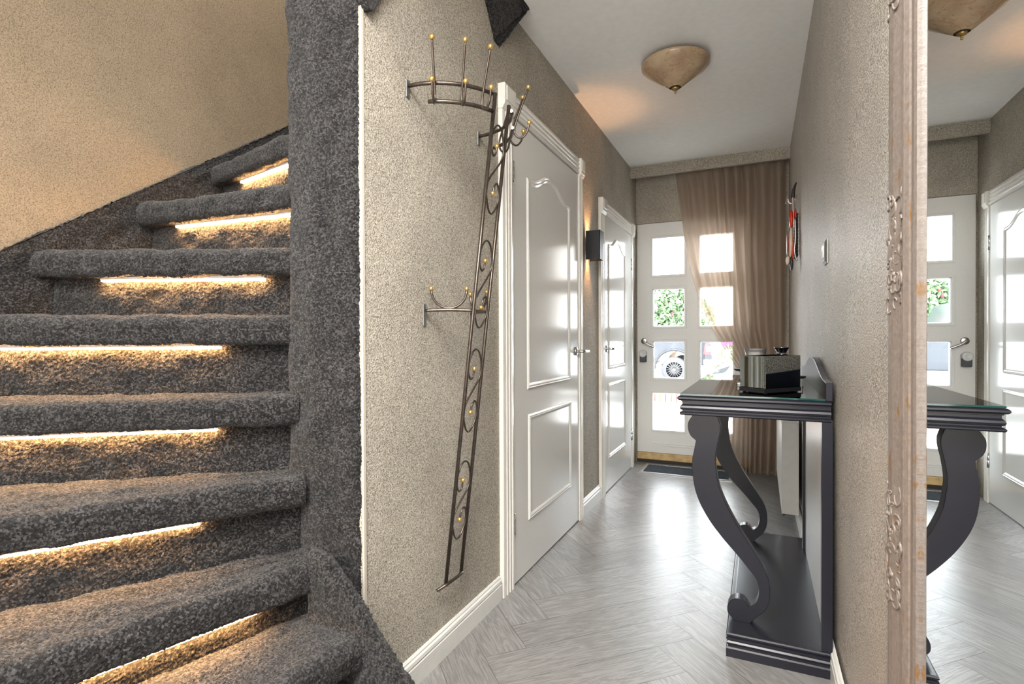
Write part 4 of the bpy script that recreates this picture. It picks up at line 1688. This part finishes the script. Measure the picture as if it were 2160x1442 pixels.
# ---- pickup truck
tr = thing('pickup_truck', 'black pickup truck parked in the street, its rear wheel in the door pane', 'pickup truck', (-3.6, 14.9, -0.02))
M_truck = simple('black_car_paint', (0.020, 0.023, 0.030), 0.15, 0.0, 0.35)
M_chrome = simple('bright_chrome', (0.75, 0.76, 0.78), 0.12, 1.0)
M_rimc = simple('wheel_rim_alloy', (0.16, 0.16, 0.17), 0.4, 0.9)
M_tyre = simple('tyre_rubber', (0.055, 0.055, 0.058), 0.8)
M_cglass = simple('car_window_glass', (0.02, 0.025, 0.03), 0.03, 0.0, 0.8)
M_tail = simple('tail_lamp_red', (0.55, 0.02, 0.025), 0.15)
M_white = simple('white_lens', (0.8, 0.8, 0.8), 0.2)
wc = (-1.978, 0.306)
wf = (-5.55, 0.306)
poly = [(-1.06, 0.62), (-1.085, 0.90), (-1.10, 1.22), (-3.05, 1.25), (-3.10, 1.27), (-3.35, 1.86), (-4.55, 1.90), (-5.15, 1.34), (-6.45, 1.20), (-6.60, 1.05), (-6.62, 0.55), (-6.5, 0.42)]
for wx in (wf, wc):
    for k in range(0, 15):
        a = math.pi * (1 - k / 14)
        poly.append((wx[0] + 0.47 * math.cos(a), max(0.40, wx[1] + 0.02 + 0.47 * math.sin(a))))
poly += [(-1.20, 0.44), (-1.10, 0.50)]
m = MB()
m.prism(poly, lambda a, b, d: (a, d, b), 14.0, 15.85)
m.build('body', M_truck, tr, bevel=0.035, seg=3)
m = MB()
m.prism([(-3.42, 1.36), (-3.50, 1.76), (-4.45, 1.80), (-4.92, 1.38)], lambda a, b, d: (a, d, b), 13.97, 14.02)
m.build('side_window', M_cglass, tr)
for wx in (wc, wf):
    for yw in (13.985, 15.63):
        m = MB()
        m.lathe([(0.20, 0.0), (0.235, -0.004), (0.30, 0.0), (0.325, 0.03), (0.33, 0.10), (0.325, 0.20), (0.30, 0.23), (0.20, 0.23)], (wx[0], yw, wx[1]), 48, axis='y')
        ty = m.build('tyre', M_tyre, tr)
        m = MB()
        m.lathe([(0.20, 0.01), (0.215, -0.002), (0.220, 0.004), (0.20, 0.03)], (wx[0], yw, wx[1]), 48, axis='y')
        m.lathe([(0.0, -0.012), (0.032, -0.012), (0.042, -0.004), (0.05, 0.02), (0.0, 0.02)], (wx[0], yw, wx[1]), 28, axis='y')
        for k in range(18):
            a = 2 * math.pi * k / 18
            ca, sa = math.cos(a), math.sin(a)
            m.tube([(wx[0] + 0.04 * ca, yw + 0.004, wx[1] + 0.04 * sa), (wx[0] + 0.13 * ca, yw + 0.000, wx[1] + 0.13 * sa), (wx[0] + 0.205 * ca, yw + 0.006, wx[1] + 0.205 * sa)], 0.0075, 6)
        rm = m.build('rim', M_rimc, tr)
        m = MB()
        m.lathe([(0.0, 0.06), (0.205, 0.06), (0.205, 0.2), (0.0, 0.2)], (wx[0], yw, wx[1]), 32, axis='y')
        m.build('brake_drum', M_blackp, tr)
    m = MB()
    pth = [(wx[0] + 0.49 * math.cos(a), 13.985, wx[1] + 0.02 + 0.49 * math.sin(a)) for a in np.linspace(math.pi * 1.0, 0.0, 24)]
    m.tube(pth, 0.035, 8)
    m.build('fender_flare', simple('grey_fender_trim', (0.035, 0.036, 0.04), 0.5, 0, 0.2), tr)
m = MB()
m.prism([(-1.275, 0.70), (-1.10, 0.70), (-1.095, 0.95), (-1.10, 0.985), (-1.20, 0.975), (-1.255, 0.92)], lambda a, b, d: (a, d, b), 13.975, 14.16)
tlm = m.build('tail_lamp', M_tail, tr, 'red tail lamp', bevel=0.01)
m = MB()
m.box(-1.205, -1.112, 13.968, 13.99, 0.775, 0.90)
m.box(-1.105, -1.06, 13.99, 14.12, 0.775, 0.90)
wl = m.build('lens', M_white, tr)
wl.parent = tlm
wl.location = (0, 0, 0)
m = MB()
m.box(-1.29, -0.93, 13.99, 15.86, 0.44, 0.585)
m.build('rear_bumper', M_chrome, tr, bevel=0.03)
m = MB()
m.tube(catmull([(-1.02, 14.85, 0.38), (-0.86, 14.85, 0.38), (-0.83, 14.85, 0.31), (-0.79, 14.85, 0.29), (-0.76, 14.85, 0.34)], 4), 0.028, 8)
m.build('tow_hook', M_dgrey, tr)
m = MB()
m.box(-6.66, -6.50, 14.05, 15.80, 0.40, 0.62)
m.build('front_bumper', M_chrome, tr, bevel=0.03)


# ---- trees and bushes
def leaf_cloud(centres, n, size, seed):
    r2 = np.random.default_rng(seed)
    vs, fs = [], []
    tot = sum(c[3] * c[4] * c[5] for c in centres)
    for c in centres:
        k = int(n * c[3] * c[4] * c[5] / tot)
        d = r2.normal(0, 1, (k, 3))
        d /= np.linalg.norm(d, axis=1, keepdims=True)
        rad_ = r2.uniform(0.55, 1.0, (k, 1)) ** 0.5
        p = np.array(c[:3]) + d * rad_ * np.array(c[3:6])
        u = r2.normal(0, 1, (k, 3))
        u[:, 2] -= 0.5
        u /= np.linalg.norm(u, axis=1, keepdims=True)
        w_ = np.cross(u, r2.normal(0, 1, (k, 3)))
        w_ /= np.linalg.norm(w_, axis=1, keepdims=True)
        s_ = size * r2.uniform(0.6, 1.3, (k, 1))
        a = p
        b = p + u * s_ * 0.5 + w_ * s_ * 0.22
        cc = p + u * s_
        dd_ = p + u * s_ * 0.5 - w_ * s_ * 0.22
        o = len(vs)
        q = np.stack([a, b, cc, dd_], 1).reshape(-1, 3)
        vs += q.tolist()
        fs += [(o + 4 * i, o + 4 * i + 1, o + 4 * i + 2, o + 4 * i + 3) for i in range(k)]
    return vs, fs


def leaf_mat(name, a, b):
    M = Mat(name, a, 0.6, 0, 0.3)
    c = M.ramp(M.noise(M.world_pos(), 6, 2, 0.6), [(0.35, a), (0.65, b)])
    M.base(c)
    return M.m


M_leaf = leaf_mat('summer_green_leaf', (0.10, 0.17, 0.085, 1), (0.22, 0.31, 0.17, 1))
M_leaf2 = leaf_mat('hedge_green_leaf', (0.10, 0.18, 0.07, 1), (0.24, 0.32, 0.14, 1))
M_bark = simple('brown_bark', (0.12, 0.085, 0.06), 0.9, 0, 0.2, 0.3, 12)
tree = thing('flowering_tree', 'leafy green tree with red blossom cones behind the truck', 'tree', (-3.0, 20.2, -0.02))
cl_ = [(-3.0, 20.2, 2.35, 1.0, 0.9, 1.05), (-3.9, 20.4, 2.2, 0.9, 0.8, 1.1), (-2.2, 20.3, 1.75, 0.75, 0.7, 0.75), (-4.9, 20.5, 2.0, 0.9, 0.8, 1.0), (-3.1, 20.0, 1.4, 1.4, 0.6, 0.6), (-6.0, 20.5, 1.8, 1.0, 0.8, 0.9)]
lv, lf = leaf_cloud(cl_, 17000, 0.24, 3)
m = MB()
m._add(lv, lf)
fo = m.build('foliage', M_leaf, tree, fix=False)
fo['kind'] = 'stuff'
m = MB()
for (x, y, z, *_q) in cl_[:4]:
    m.tube([(-3.1, 20.3, -0.02), (-3.1 + (x + 3.1) * 0.4, 20.3, 0.9), (x, y, z)], 0.06, 8, radii=[0.11, 0.08, 0.03])
m.build('trunk', M_bark, tree)
M_bloss = simple('red_blossom', (0.42, 0.035, 0.04), 0.6, 0, 0.3, 0.3, 30)
mbl = None
r3 = random.Random(5)
for k in range(70):
    c = cl_[r3.choice([0, 0, 0, 1, 1, 2, 2, 4, 3])]
    th = r3.uniform(math.pi * 1.05, math.pi * 1.95)
    el = r3.uniform(-0.5, 1.3)
    p = Vector((c[0] + c[3] * 1.03 * math.cos(th) * math.cos(el), c[1] + c[4] * 1.05 * math.sin(th) * math.cos(el), c[2] + c[5] * 1.02 * math.sin(el)))
    if mbl is None:
        m = MB()
        m.lathe([(0.001, 0.0), (0.032, 0.02), (0.040, 0.06), (0.026, 0.12), (0.001, 0.17)], tuple(tree.location), 8)
        mbl = m.build('blossom', M_bloss, tree)
        mbl.location = p - tree.location
    else:
        o = mbl.copy()
        COL.objects.link(o)
        o.parent = tree
        o.location = p - tree.location

bush = thing('flower_bush', 'green bush with pink flowers beyond the truck tail', 'bush', (-1.02, 17.2, -0.02))
lv, lf = leaf_cloud([(-0.95, 17.2, 0.55, 0.45, 0.35, 0.50), (-0.40, 17.4, 0.30, 0.5, 0.35, 0.34), (-1.3, 17.4, 0.6, 0.3, 0.3, 0.45)], 2600, 0.10, 8)
m = MB()
m._add(lv, lf)
fo = m.build('foliage', M_leaf2, bush, fix=False)
fo['kind'] = 'stuff'
M_pink = simple('pink_petals', (0.62, 0.10, 0.42), 0.5)
for k, (dx, dz) in enumerate([(-0.30, 0.92), (-0.22, 0.98), (-0.12, 0.94), (-0.04, 0.99), (0.05, 0.93), (-0.17, 0.88), (0.11, 0.98)]):
    m = MB()
    for q in range(6):
        a = q * math.pi / 3
        m.ball((-0.80 + dx * 0.9 + 0.035 * math.cos(a), 16.82, dz + 0.035 * math.sin(a)), 0.035, 8)
    m.build('blossom', M_pink, bush)

# ---- white car whose bonnet shows low in the pane
car = thing('white_car', 'white car whose bonnet shows beside the curtain edge', 'car', (1.1, 9.6, -0.02))
M_cpaint = simple('white_car_paint', (0.72, 0.73, 0.75), 0.15, 0, 0.6)
poly = [(-0.72, 0.22), (-0.78, 0.45), (-0.70, 0.60), (-0.30, 0.76), (0.35, 0.86), (0.95, 1.28), (2.1, 1.32), (2.75, 0.92), (3.05, 0.84), (3.10, 0.30), (3.0, 0.20)]
for wx in (2.35, 0.12):
    for k in range(0, 13):
        a = math.pi * (k / 12)
        poly.append((wx + 0.34 * math.cos(a), max(0.18, 0.26 + 0.34 * math.sin(a))))
m = MB()
m.prism(poly, lambda a, b, d: (a, d, b), 9.2, 10.75)
m.build('body', M_cpaint, car, bevel=0.05, seg=3)
m = MB()
m.prism([(0.52, 0.92), (1.0, 1.22), (2.05, 1.26), (2.55, 0.95)], lambda a, b, d: (a, d, b), 9.18, 9.22)
m.build('side_window', M_cglass, car)
m = MB()
m.prism([(-0.735, 0.50), (-0.66, 0.60), (-0.42, 0.69), (-0.50, 0.58)], lambda a, b, d: (a, d, b), 9.185, 9.24)
m.build('headlamp', M_cglass, car)
for wx in (2.35, 0.12):
    for yw in (9.19, 10.56):
        m = MB()
        m.lathe([(0.0, 0.02), (0.17, 0.01), (0.20, -0.003), (0.27, 0.0), (0.29, 0.03), (0.29, 0.17), (0.0, 0.19)], (wx, yw, 0.27), 32, axis='y')
        m.build('wheel', M_tyre, car)
